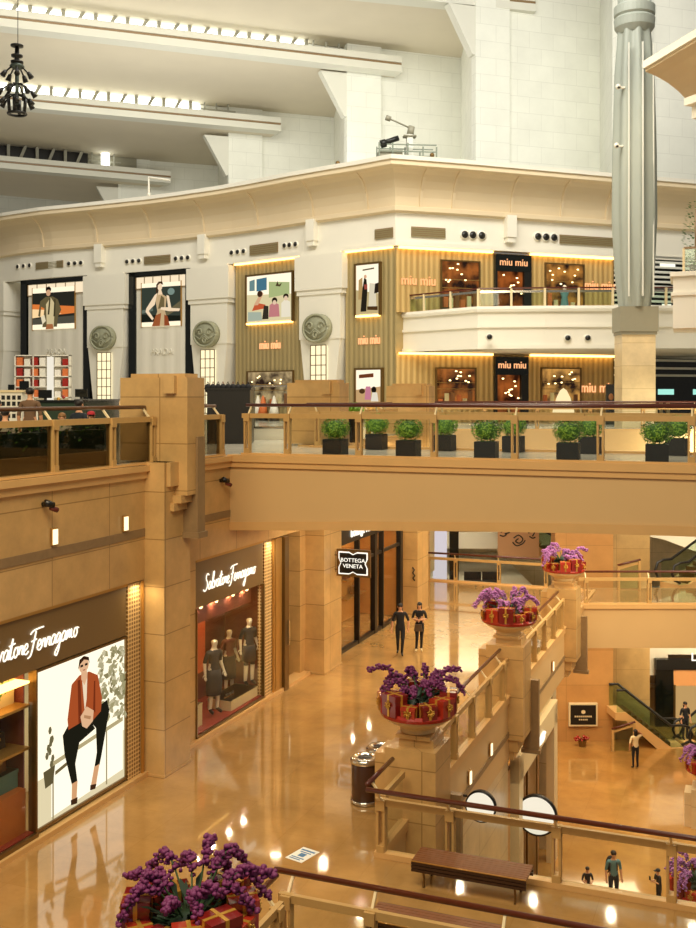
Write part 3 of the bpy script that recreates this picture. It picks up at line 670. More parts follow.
# left display window with shelves of bags
def recess(label,name,u0,u1,z0,z1,depth,mat,floor_mat,glass=True,ext=0.0):
    t=thing(name,label,'shop window',W(NL-.03,u0,0),RZ); L=u1-u0; Lx=L+ext
    b=MB(); b.box(-depth,-depth+.04,0,Lx,z0,z1); b.box(-depth,0,-.03,0,z0,z1); b.box(-depth,-.24,Lx,Lx+.03,z0,z1); b.box(-depth,-.24,0,Lx,z1,z1+.04); b.build('lining',mat,t)
    f=MB().box(-depth,0,0,L,z0-.08,z0)
    if ext: f.box(-depth,-.24,L,Lx,z0-.08,z0)
    f.build('display_floor',floor_mat,t)
    f=MB(); f.box(-.03,.06,-.05,.0,z0-.1,z1); f.box(-.03,.06,L,L+.04,z0-.1,z1); f.box(-.03,.08,-.05,L+.04,z0-.16,z0-.02); f.build('frame',M['bronze'],t)
    if glass: MB().box(.0,.012,0,L,z0-.02,z1).build('pane',M['glass'],t)
    return t
t=recess('dark display window with lit shelves of bags left of the poster','shop_window',12.6,15.9,.2,3.25,1.0,M['maroon'],M['redfloor'])
for z in (2.55,1.75): MB().box(-.9,-.1,0,3.3,z,z+.05).build('shelf',M['gold'],t)
MB().box(-.55,-.1,0,3.3,3.0,3.04).build('lamp_strip',G['warmstrip'],t)
MB().box(-.8,-.15,1.2,3.25,.2,1.02).build('plinth',plain('amber_plinth','#b5622c',.4,noise=.1),t)
t=thing('framed_print','small framed plant print on the top shelf of the bag window','picture',W(NL-.45,14.9,2.6),RZ)
MB().box(-.03,0,0,.95,0,.62).build('sheet',M['cream'],t)
mb=MB()
for (y,z) in ((.2,.3),(.25,.4),(.55,.28),(.6,.42),(.5,.2),(.75,.35)): mb.prism_yz([(y-.07,z-.12),(y+.06,z-.05),(y+.04,z+.13)],.001,.006)
mb.build('printed_leaves',M['leaf2'],t)
def bag(name,label,n,u,z,w_,d_,h_,mat,group=None):
    t=thing(name,label,'bag',W(n,u,z),RZ,group)
    bb=MB().prism_yz([(-w_/2,0),(w_/2,0),(w_*.42,h_),(-w_*.42,h_)],-d_/2,d_/2).build('bag_body',M[mat],t)
    MB().smooth().tube([(0,-w_*.28,h_),(0,-w_*.2,h_*1.5),(0,w_*.2,h_*1.5),(0,w_*.28,h_)],.014,6).build('handle',M[mat],t)
    MB().box(d_/2,d_/2+.012,-.05,.05,h_*.55,h_*.72).build('clasp',M['gold'],bb)
bag('handbag','black handbag on the middle shelf of the bag window, left one',NL-.6,14.95,1.8,.36,.16,.27,'black')
bag('handbag','black handbag on the middle shelf of the bag window, right one',NL-.6,15.5,1.8,.4,.16,.3,'black')
bag('handbag','tan handbag on the teal box of the bag window',NL-.6,15.55,1.36,.34,.16,.28,'tanbag')
bag('handbag','brown handbag standing on the amber plinth of the bag window',NL-.6,14.85,1.02,.4,.18,.32,'tanbag')
t=thing('display_box','teal display box on the amber plinth in the bag window','box',W(NL-.62,15.5,1.02),RZ); MB().box(-.25,.25,-.38,.36,0,.34).build('box_body',M['teal_box'],t); MB().box(-.26,.26,-.39,.37,.27,.34).build('lid',M['teal_box'],t)
# mannequin window
t=recess('mannequin display window with dark red lining','shop_window',21.95,25.6,.16,3.25,1.5,M['maroon'],M['redfloor'],ext=.55)
MB().box(-.4,-.34,0,3.65,2.72,3.25).build('valance',plain('brown_valance','#7d3a22',.5,noise=.3,scale=4),t)
MB().box(-1.3,-1.2,1.7,2.6,1.0,2.7).build('lit_panel',plain('orange_panel','#c8572c',.5),t)
MB().box(-1.0,-.5,.1,3.5,3.2,3.24).build('lamp_strip',G['warmstrip'],t)
mb=MB()
for y in (.6,1.4,2.3,3.1): mb.ball((-.2,y,3.17),.05,.05,.05,8,6)
mb.build('spot_lamps',G['spot'],t)
AR={'L':((.22,.06,1.14),(.26,-.02,.92)),'R':((-.22,.06,1.14),(-.26,-.02,.92))}
def un(px,n):
    rx=(px-CX)/F; return n/(rx*CT-ST)*(rx*ST+CT)
def manq(label,n,u,z,h,rz,**k): return figure('mannequin',label,'mannequin',W(n,u,z),RZ+rz,h,arms=AR,skin='mannequin',hair=None,shoes='dark',bare_legs=True,group=None,face=False,**k)
manq('white mannequin in dark green dress nearest the camera in the red window',NL-.42,un(214,NL-.42),.2,1.98,PI/2-.4,top='navy',bottom='navy',skirt=.42)
manq('white mannequin in dark jacket at the far end of the red window, on a plinth',NL-.42,un(249,NL-.42),.42,1.92,PI/2-.5,top='navy',bottom='navy',skirt=.6)
manq('dark-clothed mannequin standing back between the two front mannequins',NL-.95,un(229,NL-.95),.16,1.85,PI/2-.4,top='maroon',bottom='black',skirt=.4)
def plinth(label,n,u0,u1,z0,z1,d=.5):
    t=thing('display_plinth',label,'plinth',W(n,u0,z0),RZ); MB().box(-d,0,0,u1-u0,0,z1-z0).build('plinth_body',M['cream'],t); MB().box(-d-.01,.01,-.01,u1-u0+.01,z1-z0-.03,z1-z0).build('plinth_top',M['cream'],t)
plinth('low cream plinth at the near end of the red window',NL-.3,22.0,22.75,.16,.72,.4)
plinth('long cream plinth with shoes at the far end of the red window',NL-.15,un(231,NL-.15),25.55,.16,.42,.7)
plinth('tall cream pedestal with a bag behind the low plinth of the red window',NL-.9,22.05,22.6,.16,1.2,.4)
def shoe(label,n,u,z,group):
    t=thing('shoe',label,'shoe',W(n,u,z),RZ+.3,group); mb=MB().smooth(); mb.ball((0,0,.05),.05,.12,.045,8,6); mb.box(-.03,.03,.06,.1,0,.07); mb.build('upper',M['dark'],t); MB().box(-.045,.045,-.12,.1,0,.014).build('sole',M['tanbag'],t)
for u in (24.3,24.45,24.62): shoe('black shoe on the long cream plinth in the mannequin window',NL-.45,u,.42,'shoes on the window plinth')
bag('handbag','orange handbag on the cream pedestal of the mannequin window',NL-1.1,22.35,1.2,.3,.14,.24,'orangegarment')
# bronze posts and lift recess beyond the mannequin window
t=thing('shop_door_post','polished bronze post beside the mannequin window','post',W(NL-.05,26.25,0),RZ)
mb=MB(); mb.box(-.2,.12,0,.42,0,4.4); mb.build('shaft',M['gold'],t); dl=MB().box(-.2,.2,.45,.72,0,4.4).build('door_leaf',M['bronze'],t); MB().box(.2,.26,.6,.66,1.3,2.0).build('handle',M['chrome'],dl)
t=thing('control_box','small bronze control panel on the cream wall beside the bronze post','panel',W(-13.55,28.0,1.7),RZ)
mb=MB(); mb.box(-.4,.02,-.24,.28,.0,.65); mb.build('plate',M['bronze'],t); MB().box(.02,.03,-.1,.1,-.4,-.2).build('call_button',M['dark'],t)
mb=MB(); mb.box(-14.4,-13.95,26.9,28.6,0,4.4); struct('wall_recess',mb,M['cream'],RZ)
# black framed boutique
t=thing('boutique_front','black framed glass boutique front beyond the second stone pillar','shop front',W(NL,31.0,0),RZ)
f=MB()
for u in (0,1.75,3.35,4.2,6.2): f.box(-.08,.1,u,u+(.28 if u in (3.35,6.2) else .1),0,4.0)
f.box(-.08,.1,0,6.5,3.55,4.3); f.box(-.06,.08,0,6.5,0,.12); f.box(-.06,.06,0,6.5,2.75,2.85); f.build('frame',M['dark'],t)
MB().box(-.01,.01,.1,6.2,.1,3.6).build('pane',M['glass'],t)
b=MB(); b.box(-1.75,-1.7,0,6.5,0,4.0); b.box(-1.7,0,-.02,.0,0,4.0); b.box(-1.7,0,6.5,6.55,0,4.0); b.box(-1.75,0,0,6.5,4.0,4.05); b.build('interior_wall',plain('amber_interior','#c9863c',.5,noise=.2),t)
s_=MB()
for z in (.9,1.6,2.3): s_.box(-1.7,-1.3,.3,2.9,z,z+.05); s_.box(-1.7,-1.3,4.2,6.2,z,z+.05)
s_.build('shelf',M['gold'],t)
MB().box(-1.5,-1.45,.3,6.2,3.9,3.95).build('lamp_strip',G['panel'],t)
text('bottega veneta',.42,G['sign'],t,(.12,2.2,3.85),'+x',depth=.03)
i=0
for u,z,mt in ((31.8,1.66,'tanbag'),(32.6,1.66,'black'),(33.4,.96,'maroon'),(32.2,.96,'tanbag'),(35.6,1.66,'maroon'),(36.4,.96,'tanbag'),(33.2,2.36,'teal_box')):
    bag('handbag',['tan handbag on the second shelf of the black framed boutique','black handbag on the second shelf of the black framed boutique','maroon handbag on the lowest shelf of the black framed boutique','tan handbag on the lowest shelf of the black framed boutique','maroon handbag beyond the door of the black framed boutique','tan handbag on the low far shelf of the black framed boutique','teal handbag on the top shelf of the black framed boutique'][i],NL-1.5,u,z-.01,.4,.16,.3,mt); i+=1
t=thing('blade_sign','black hanging boutique sign with white notched border and two lines of lettering','sign',W(-12.0,29.55,2.87),RZ)
MB().box(0,1.1,-.05,.05,0,.84).build('back_plate',M['bronze'],t)
def notch(w_,h_,ox,oz,k):
    return [(ox,oz),(ox+w_*.36,oz),(ox+w_*.5,oz+k),(ox+w_*.64,oz),(ox+w_,oz),(ox+w_,oz+h_*.3),(ox+w_-k,oz+h_*.5),(ox+w_,oz+h_*.7),(ox+w_,oz+h_),(ox+w_*.64,oz+h_),(ox+w_*.5,oz+h_-k),(ox+w_*.36,oz+h_),(ox,oz+h_),(ox,oz+h_*.7),(ox+k,oz+h_*.5),(ox,oz+h_*.3)]
MB().prism_xz(notch(.96,.70,.07,.07,.07),-.065,-.05).build('white_border',PG('#fff8e6',1.3),t)
MB().prism_xz(notch(.88,.62,.11,.11,.06),-.08,-.06).build('black_face',M['dark'],t)
text('BOTTEGA',.17,PG('#fff8e6',1.3),t,(.55,-.082,.51),sx=1.05); text('VENETA',.17,PG('#fff8e6',1.3),t,(.55,-.082,.33),sx=1.05)
MB().smooth().tube([(-.1,.05,.1),(-.1,.05,.74)],.03,8).build('bracket',M['bronze'],t)
mb=MB(); mb.bar((-.2,0,.2),(.02,0,.2),.03,.03); mb.bar((-.2,0,.64),(.02,0,.64),.03,.03); mb.build('bracket_arm',M['bronze'],t)
t=thing('wall_ornament','small dark scroll ornament on the third stone pillar','ornament',W(-12.3,38.0,1.3),RZ)
MB().smooth().tube([(.1,0,.0),(.04,-.03,.1),(.12,-.03,.2),(.03,-.03,.3),(.1,-.03,.42),(.02,0,.5)],.03,6).build('scroll',M['dark'],t)
# small wall lamps and wall cameras
def wlamp(label,n,u,z,group=None):
    t=thing('wall_lamp',label,'lamp',W(n,u,z),RZ,group); MB().box(-.02,.02,-.08,.08,-.02,.32).build('plate',M['gold'],t); MB().box(.02,.045,-.065,.065,0,.29).build('lit_face',G['lamp'],t)
wlamp('lit wall lamp nearest the photo edge, above the left shop sign',NL+.05,16.4,5.56); wlamp('lit wall lamp above the left shop sign, near the stone pillar',NL+.05,18.81,5.54)
for i,u in enumerate((24.13,26.26,31.88,35.14)):
    wlamp(['first','second','third','fourth'][i]+' lit wall lamp below the void balustrade, counting from the trash bins',NR+.04,u,-.9)
def wcam(label,n,u,z,rz):
    t=thing('security_camera',label,'camera',W(n,u,z),RZ+rz)
    MB().smooth().tube([(0,0,0),(.12,0,0)],.05,8).build('mount',M['dark'],t)
    MB().smooth().tube([(.12,-.1,.05),(.2,.06,-.02)],.065,10).build('body',M['dark'],t); MB().smooth().tube([(.16,.02,-.06),(.22,.16,-.12)],.05,8).build('lens',M['maroon'],t)
wcam('dark camera on the stone wall under the cafe railing',NL+.02,16.1,6.36,0); wcam('dark camera on the stone wall beside the upper bridge',NL+.02,23.1,6.28,0)
# ================================================================== PLANTER PILLARS, BOWLS, GIFTS AND FLOWERS
PL=[(-6.2,10.65,0),(-6.32,19.9,0),(-6.5,29.0,0),(-6.5,38.2,0)]
def planter_pillar(n,u,z0,deep):
    mb=MB(); mb.box(n-.53,n+.53,u-.53,u+.53,z0-1.2 if deep else z0,z0+1.42); mb.box(n-.3,n+.42,u-.3,u+.42,z0+1.42,z0+1.58)
    mb.box(n-.78,n-.53,u-.4,u+.4,z0,z0+1.25)
    mb.box(n-.36,n+.36,u-.36,u+.36,z0+1.58,z0+1.66)
    if deep:
        mb.box(n-.4,n+.36,u-.45,u+.45,z0-1.55,z0-1.2); mb.box(n-.4,n+.22,u-.38,u+.38,z0-1.8,z0-1.55)
    struct('pillar_planter',mb,M['stone'] if z0==0 else M['stone_pale'],RZ)
    if deep:
        mb=MB(); mb.box(n+.3,n+.75,u+.53,u+.7,z0-1.75,z0+.25); mb.box(n+.25,n+.8,u+.5,u+.75,z0-1.86,z0-1.75); struct('trim_fin',mb,M['band'],RZ)
for (n,u,z) in PL: planter_pillar(n,u,z,True)
def make_bowl():
    t=thing('planter_bowl','bowl','planter',(0,0,0))
    MB().smooth().lathe([(.34,0),(.36,.04),(.33,.08),(.42,.14),(.58,.22),(.72,.33),(.70,.36),(.0,.36)],32).build('bowl',M['bowl'],t)
    MB().lathe([(.70,.33),(.76,.35),(.78,.41),(.75,.47),(.72,.47),(.71,.40),(.70,.34)],32).build('red_rim',M['red'],t)
    return t
def make_gift(mat,sx,sy,h):
    t=thing('gift_box','gift','gift box',(0,0,0))
    MB().box(-sx/2,sx/2,-sy/2,sy/2,0,h*.78).build('box_body',M[mat],t)
    MB().box(-sx/2-.01,sx/2+.01,-sy/2-.01,sy/2+.01,h*.74,h).build('lid',M[mat],t)
    r=MB(); r.box(-.025,.025,-sy/2-.014,sy/2+.014,0.004,h+.006); r.box(-sx/2-.014,sx/2+.014,-.025,.025,0.004,h+.007)
    b=MB().smooth()
    for a in (0,1.2,2.3,3.4,4.6,5.6): b.tube([(0,-sy/2-.02,h*.55),(.06*math.cos(a),-sy/2-.05,h*.55+.06*math.sin(a)),(.085*math.cos(a+.5),-sy/2-.03,h*.55+.085*math.sin(a+.5)),(0,-sy/2-.02,h*.55)],.012,5)
    rb=r.build('ribbon',M['ribbon'],t); b.build('bow',M['ribbon'],rb)
    return t
def make_flowers(seed,petal):
    q=random.Random(seed); t=thing('flower_arrangement','flowers','flowers',(0,0,0))
    f=MB().smooth()
    for i in range(90):
        a=q.uniform(0,6.283); r=q.uniform(0,.42); L=q.uniform(.15,.34); b=a+q.uniform(-.5,.5); z=.1+q.uniform(0,.22)
        c,s=math.cos(a)*r,math.sin(a)*r; d=Vector((math.cos(b),math.sin(b),q.uniform(.2,1.2))).normalized(); w_=d.cross(Vector((0,0,1))).normalized()*.045
        p=Vector((c,s,z)); f.add([p,p+d*L*.5+w_,p+d*L+Vector((0,0,-.04)),p+d*L*.5-w_],[(0,1,2,3)])
    f.lathe([(.6,-.02),(.5,.1),(.3,.2),(.0,.24)],12)
    f.build('foliage',M['darkleaf'],t)
    NS=18
    for i in range(NS):
        a=2*PI*i/NS+q.uniform(-.14,.14); rm=q.uniform(.66,1.0); hh=q.uniform(.45,.75)
        if math.sin(a)<-.55 and i%2: continue
        if math.sin(a)<-.35: rm*=.55; hh*=.8
        dr=q.uniform(.35,.75) if i%4 else q.uniform(.0,.3)
        P=[]
        for j in range(15):
            tt=j/14; rr=.06+rm*tt**.9; z=.12+hh*math.sin(min(1,tt*1.35)*PI*.5)-dr*max(0,tt-.5)**1.5*2.2
            P.append(Vector((rr*math.cos(a+.22*tt),rr*math.sin(a+.22*tt),z)))
        s_=MB().smooth(); s_.mat(1).tube(P,.012,5); s_.mat(0)
        for j in range(72):
            tt=.36+.64*j/71; x=tt*14; k=min(13,int(x)); p=P[k].lerp(P[k+1],x-k); w_=.062*(1.15-.45*tt)
            c=p+Vector((q.uniform(-1,1),q.uniform(-1,1),q.uniform(-1,1)))*w_
            s_.ball(c,q.uniform(.026,.046),None,q.uniform(.02,.036),5,3)
        s_.build('flower_spray',[M[petal],M['stem']],t)
    return t
bowl_t=snapshot(make_bowl()); bowl_proto=bowl_t[0]
gifts=[snapshot(make_gift('redbox',.36,.34,.34)),snapshot(make_gift('darkbox',.30,.30,.26)),snapshot(make_gift('redbox',.28,.26,.22)),snapshot(make_gift('darkbox',.40,.32,.42))]
fl=[snapshot(make_flowers(1,'purple')),snapshot(make_flowers(5,'purple')),snapshot(make_flowers(9,'lilac')),snapshot(make_flowers(12,'lilac'))]
usedp=set()
def place(tree,loc,rz,label,group=None):
    if id(tree[0]) not in usedp:
        usedp.add(id(tree[0])); o=tree[0]; o.location=loc; o.rotation_euler=(0,0,rz); o['label']=label
        if group: o['group']=group
        return o
    return dup(tree,loc,rz,label,group)
WH=['planter nearest the camera','planter by the trash bins','second planter along the void','farthest planter along the void','lower planter behind the bench railing','lower planter at the far right edge']
low=[(9.75,28.6,ZL),(13.25,38.0,ZL)]
spots=[W(n,u,1.66) for n,u,z in PL]+[Vector((x,y,ZL+1.66)) for x,y,z in low]
for x,y,z in low:
    mb=MB(); c=Vector((x,y,0)); n_,u_=x*CT-y*ST,x*ST+y*CT; planter_pillar(n_,u_,ZL,False)
for k,sp in enumerate(spots):
    place(bowl_t,sp,RZ+k,'cream stone bowl with red rim, '+WH[k])
    place(fl[[0,1,2,3,3,2][k]],sp+Vector((0,0,.42)),.12*k-.1,('purple' if k<2 else 'lilac')+' flower sprays arching from the '+WH[k])
    q=random.Random(40+k); NB=11
    for i in range(NB):
        a=2*PI*i/NB+.28+.1*k; g=gifts[(i*3+k)%4]; r=.62
        px=sp.x+r*math.cos(a); py=sp.y+r*math.sin(a)
        place(g,(px,py,sp.z+.43),a+PI/2+q.uniform(-.15,.15),'red gift box with gold ribbon, '+WH[k],'gift boxes, '+WH[k])
# ================================================================== BENCHES, BINS, FLOOR SIGN
def make_bench():
    t=thing('bench','bench','bench',(0,0,0)); L,Wd=1.98,.56
    for i in range(7):
        y=-Wd/2+.04+i*.08; MB().box(-L/2,L/2,y-.034,y+.034,.42,.46).build('slat',M['benchwood'],t)
    e=MB()
    for y in (-Wd/2-.015,Wd/2+.015):
        for z in (.30,.36,.42): e.box(-L/2,L/2,y-.02,y+.02,z-.02,z+.025)
    e.build('edge_rail',M['benchdark'],t)
    MB().box(-L/2,L/2,-Wd/2-.036,-Wd/2-.01,.448,.462).build('metal_trim',M['gold'],t)
    for x in (-L/2+.2,L/2-.2):
        for sg in (-1,1):
            MB().smooth().tube([(x,sg*.22,.4),(x,sg*.25,.26),(x,sg*.2,.13),(x,sg*.24,.0)],.022,8).build('leg',M['bronze'],t)
        MB().tube([(x,-.22,.3),(x,.22,.3)],.016,8).build('cross_brace',M['bronze'],t)
    return t
bt=snapshot(make_bench())
place(bt,W(-4.47,17.12,0),RZ,'slatted brown bench on the crosswalk in front of the far glass railing')
place(bt,W(-4.5,14.98,0),RZ,'brown slatted bench behind the nearest railing, cut by the photo foot')
def make_bin():
    t=thing('trash_bin','bin','trash bin',(0,0,0))
    MB().smooth().lathe([(.27,.08),(.28,.1),(.28,.82),(.27,.84)],28).build('body',M['canbody'],t)
    MB().smooth().lathe([(.25,.0),(.30,.02),(.30,.08),(.27,.09)],28).build('foot_ring',M['chrome'],t)
    MB().smooth().lathe([(.28,.82),(.305,.84),(.31,.90),(.27,.95),(.17,.96),(.15,.93)],28).build('top_ring',M['chrome'],t)
    MB().smooth().lathe([(.16,.90),(.15,.935),(.0,.94)],20).build('opening',M['dark'],t)
    return t
bn=snapshot(make_bin())
place(bn,W(-7.5,20.0,0),0,'brown trash bin with chrome ring nearest the camera by the planter pillar')
place(bn,W(-7.42,20.72,0),0,'brown trash bin with chrome ring behind the other, by the planter pillar')
t=thing('floor_sign','white floor notice with blue marks stuck on the marble before the crosswalk','floor sign',W(-7.7,17.27,.002),RZ-.25)
MB().box(-.19,.19,-.27,.27,0,.004).build('sheet',plain('notice_white','#f2f2ea',.4),t)
mb=MB(); mb.box(-.15,.15,.15,.2,.004,.006); mb.box(-.12,.12,.08,.11,.004,.006); mb.box(-.06,.07,-.08,.05,.004,.006); mb.box(-.14,.14,-.16,-.13,.004,.006); mb.box(-.14,.1,-.22,-.19,.004,.006); mb.build('blue_print',plain('notice_blue','#3f78a8',.5),t)
# ================================================================== POTTED BUSHES ON THE UPPER BRIDGE
def make_bush(seed):
    q=random.Random(seed); t=thing('potted_bush','bush','potted plant',(0,0,0))
    p=MB(); p.prism([(-.25,-.25),(.25,-.25),(.25,.25),(-.25,.25)],0,.42); p.build('pot',M['potblack'],t)
    MB().box(-.24,.24,-.24,.24,.42,.43).build('soil',M['darkleaf'],t)
    f=MB(); f.mat(1).smooth().ball((0,0,.68),.27,.27,.22,12,8); f.smooth(False)
    for i in range(1100):
        d=Vector((q.gauss(0,1),q.gauss(0,1),q.gauss(0,1))).normalized()
        p=Vector((d.x*.30,d.y*.30,.68+d.z*.25))*1.0; k=q.uniform(.95,1.12); p=Vector((d.x*.32*k,d.y*.32*k,.70+d.z*.27*k))
        a=d.orthogonal().normalized(); a.rotate(Matrix.Rotation(q.uniform(0,6.28),3,d)); b=d.cross(a); s=q.uniform(.02,.036); tip=d*q.uniform(.0,.05)
        f.mat(0 if q.random()<.7 else 1).add([p-a*s,p-b*s*.45+tip*.5,p+a*s+tip,p+b*s*.45+tip*.5],[(0,1,2,3)])
    f.build('foliage',[M['leaf'],M['leaf2']],t); return t
bs=[snapshot(make_bush(3)),snapshot(make_bush(8))]
nm=['first','second','third','fourth','fifth']
def nu(px,u):   # n where a sight line meets the vertical plane at u
    rx=(px-CX)/F; tt=u/(rx*ST+CT); return tt*(rx*CT-ST)
for i,px in enumerate((335.5,408.5,486.5,568.5,657)):
    place(bs[i%2],W(nu(px,23.95),23.95,ZU+.02),RZ+.02*i,nm[i]+' bush from the left in a black box along the near bridge railing')
for i,px in enumerate((376.5,445,513.5,590,677)):
    place(bs[(i+1)%2],W(nu(px,27.55),27.55,ZU+.02),RZ-.03*i,nm[i]+' bush from the left in a black box along the far bridge railing')
# ================================================================== THINGS BELOW AND ACROSS THE VOID
def round_sign(label,px,py,u,r=.60):
    n=nu(px,u); Y=W(n,u).y; z=CZ+(HZ-py)/F*Y
    t=thing('round_blade_sign',label,'sign',W(n,u,z),RZ)
    MB().smooth().tube([(0,-.06,0),(0,.06,0)],r,32).build('rim',M['dark'],t)
    MB().tube([(0,-.075,0),(0,.075,0)],r*.9,32).build('white_face',PG('#fff4dc',.95),t)
    L=n-(NR+.0); MB().box(-L,-r*.9,-.02,.02,r*.45,r*.45+.04).build('bracket',M['dark'],t)
    return t
round_sign('round white sign with black rim projecting from the wall beyond the bench rail',537,815,29.95)
round_sign('round white sign on the wall under the balustrade, left of the other round sign',481,806,23.0,.36)
t=thing('shop_sign','glowing white shop lettering on the portal beam under the balustrade','sign',W(NR+.14,31.4,-2.55),RZ)
script_sign('oro',1.5,.35,.06,t,.02,0,.05,G['sign'])
t=thing('wall_notice','dark framed notice with pale crest on the amber wall of the lower floor','sign',(10.75,47.15,-6.65))
MB().box(-.66,.66,-.08,.04,0,1.05).build('frame',M['cream'],t); MB().box(-.58,.58,-.095,-.07,.08,.97).build('board',M['dark'],t)
mb=MB(); mb.prism_xz(ell(0,.66,.1,.09,8),-.105,-.094)
for i in range(9): mb.box(-.4+i*.09,-.34+i*.09,-.105,-.094,.42,.49)
for i in range(5): mb.box(-.2+i*.085,-.15+i*.085,-.105,-.094,.28,.34)
mb.build('pale_print',M['cream'],t)
t=thing('red_flowers','small bunch of red flowers on the lower floor under the dark notice','flowers',(10.6,46.6,ZL))
mb=MB().smooth()
for i in range(26): mb.ball((R.uniform(-.35,.35),R.uniform(-.15,.15),.28+R.uniform(0,.16)),.06,None,.05,6,4)
mb.build('petals',M['red'],t); MB().lathe([(.16,0),(.2,.28),(.0,.28)],12).build('pot',M['bronze'],t)
# lower shop at the right edge
t=thing('lower_shop','lit shop with dark doorway and glowing lettering on the lower floor','shop front',(14.75,49.45,ZL))
MB().box(0,.85,-.1,.1,0,2.75).build('dark_doorway',M['blackglass'],t)
MB().box(0,6,-.2,.12,2.75,3.25).build('dark_beam',M['dark'],t)
MB().box(.85,6,-.05,.1,1.95,2.75).build('orange_panel',plain('peach_panel','#e8a66a',.5),t)
MB().box(.85,6,.5,.6,0,1.95).build('painted_interior_glow',PG('#f2c27c',.6),t)  # back wall made emissive, shop light painted into it
mb=MB()
for x in (.85,2.2,4): mb.box(x,x+.1,-.1,.1,0,2.0)
mb.build('frame',M['bronze'],t)
text('Long',.55,G['sign'],t,(2.2,-.24,3.36),sx=1.05,depth=.06)
def escal(label,x0,y0,z0,x1,y1,z1,h=1.0,w_=1.0,loop=True):
    """escalator from the low end to the high end"""
    d=Vector((x1-x0,y1-y0,0)); L=d.length; a=math.atan2(d.y,d.x); t=thing('escalator',label,'escalator',(x0,y0,z0),a); H=z1-z0
    MB().prism_xz([(-.6,-.35),(-.6,.02),(0,.02),(L,H+.02),(L+.5,H+.02),(L+.5,H-.3),(L,H-.35),(.35,-.3)],-w_/2-.1,w_/2+.1).build('truss',M['stone_plain'],t)
    n=max(6,int(H/.2)); s=MB()
    for i in range(n): s.box(i*L/n,(i+1)*L/n+.02,-w_/2+.05,w_/2-.05,i*H/n-.1,(i+1)*H/n+.03)
    s.build('steps',M['bronze'],t)
    for sg in (-1,1):
        y=sg*w_/2
        MB().prism_xz([(-.6,.0),(0,.0),(L,H),(L+.4,H),(L+.4,H+h),(L,H+h),(0,h),(-.6,h)],y-.02,y+.02).build('glass_side',M['glass_green'],t)
        MB().smooth().tube([(-.5,y,.1),(-.85,y,.25),(-1.0,y,.55),(-.85,y,.9),(-.5,y,h),(0,y,h),(L,y,H+h),(L+.4,y,H+h)],.06,8).build('handrail',M['dark'],t)
    return t
escal('escalator rising left from the lower floor beside the tan column',14.5,46.9,ZL,12.4,46.7,-5.75)
escal('escalator with black handrail loop at the far right, gallery level',15.0,46.6,0.0,20.0,49.4,2.6)
escal('lower floor escalator by the lit shop, black handrail loop at the photo edge',16.0,47.2,ZL,21,49.6,-4.6)
escal('far green sided escalator behind the farthest planter',12.0,53.0,-.6,7.9,53.6,1.9)
# a framed print hanging across the void, a lit column and black benches
t=thing('hanging_artwork','beige hanging panel with dark curved line drawing across the void','artwork',(8.6,52.0,.28))
MB().box(-1.04,1.04,-.04,.04,0,2.6).build('board',plain('beige_panel','#c99a70',.6),t)
mb=MB().smooth(); 
for pts in ([(-.9,1.3),(-.6,1.42),(-.45,1.3),(-.7,1.22)],[(.5,1.25),(.62,1.42),(.8,1.3),(.7,1.1)],[(-.25,1.0),(.0,1.15),(.22,.95),(.05,.75),(-.15,.85),(0,.98)],[(-.3,.8),(-.1,.62),(.2,.72),(.34,.9)],[(-.95,1.15),(-.75,1.1),(-.6,1.2)],[(.55,1.1),(.7,1.0),(.85,1.05)]):
    mb.tube([(q.x,-.05,q.y) for q in scr(pts,4)],.035,6)
mb.build('line_drawing',M['dark'],t)
mb=MB()
for x in (-.8,.8): mb.tube([(x,0,2.6),(x,0,6.3)],.015,6)
mb.build('hanging_wire',M['bronze'],t)
t=thing('lit_pillar_sign','pale glowing pillar sign beyond the far gallery railing','sign',(4.55,51.0,-1.1)); MB().box(-.33,.33,-.2,.2,0,3.2).build('lit_face',PG('#f4e9ee',.75),t); MB().box(-.4,.4,-.25,.25,-.02,.5).build('base',M['bronze'],t)
mb=MB(); mb.box(5.05,5.5,51.2,51.6,-1.1,ZU-.5); struct('column_black',mb,M['blackglass'])
for i,x in enumerate((6.2,7.1)):
    t=thing('black_bench','%s black upholstered seat beyond the far gallery railing'%('left','right')[i],'seat',(x,51.0,-1.1))
    MB().box(-.42,.42,-.3,.3,.12,.42).build('seat',M['black'],t); MB().box(-.42,.42,.22,.34,.42,.8).build('backrest',M['black'],t)
    for a in (-.35,.35): MB().box(a-.03,a+.03,-.25,.25,0,.12).build('leg',M['bronze'],t)
t=thing('white_counter','white curved counter beyond the far gallery railing','counter',(5.6,49.6,-1.1)); MB().smooth(False).prism([(.9+.0,0),(0,.7),(-.9,.3),(-1.6,-.5),(-1.2,-.9),(-.4,-.3)][::-1],0,.55).build('counter_body',M['white'],t)

def stair_rail(label,x,y,z,L,h0,h1,rz=0.0):
    t=thing('stair_railing',label,'railing',(x,y,z),rz)
    MB().smooth().tube([(0,0,h0),(L,0,h1)],.05,8).build('handrail',M['handrail'],t)
    MB().bar((0,0,h0-.14),(L,0,h1-.14),.05,.08).build('middle_rail',M['lightwood'],t)
    for a in (.05,L-.05): MB().box(a-.05,a+.05,-.06,.06,0,h0+(h1-h0)*a/L-.03).build('post',M['lightwood'],t)
    MB().prism_xz([(.1,.05),(L-.1,.05),(L-.1,h1-.2),(.1,h0-.2)],-.012,.012).build('glass_panel',M['glass_green'],t)
stair_rail('short sloping glass railing beside the dark notice on the lower floor',11.75,45.9,ZL,1.05,1.0,1.32)
stair_rail('short sloping glass railing on the cross bridge before the tan column',11.75,44.9,.012,1.0,1.05,1.3)
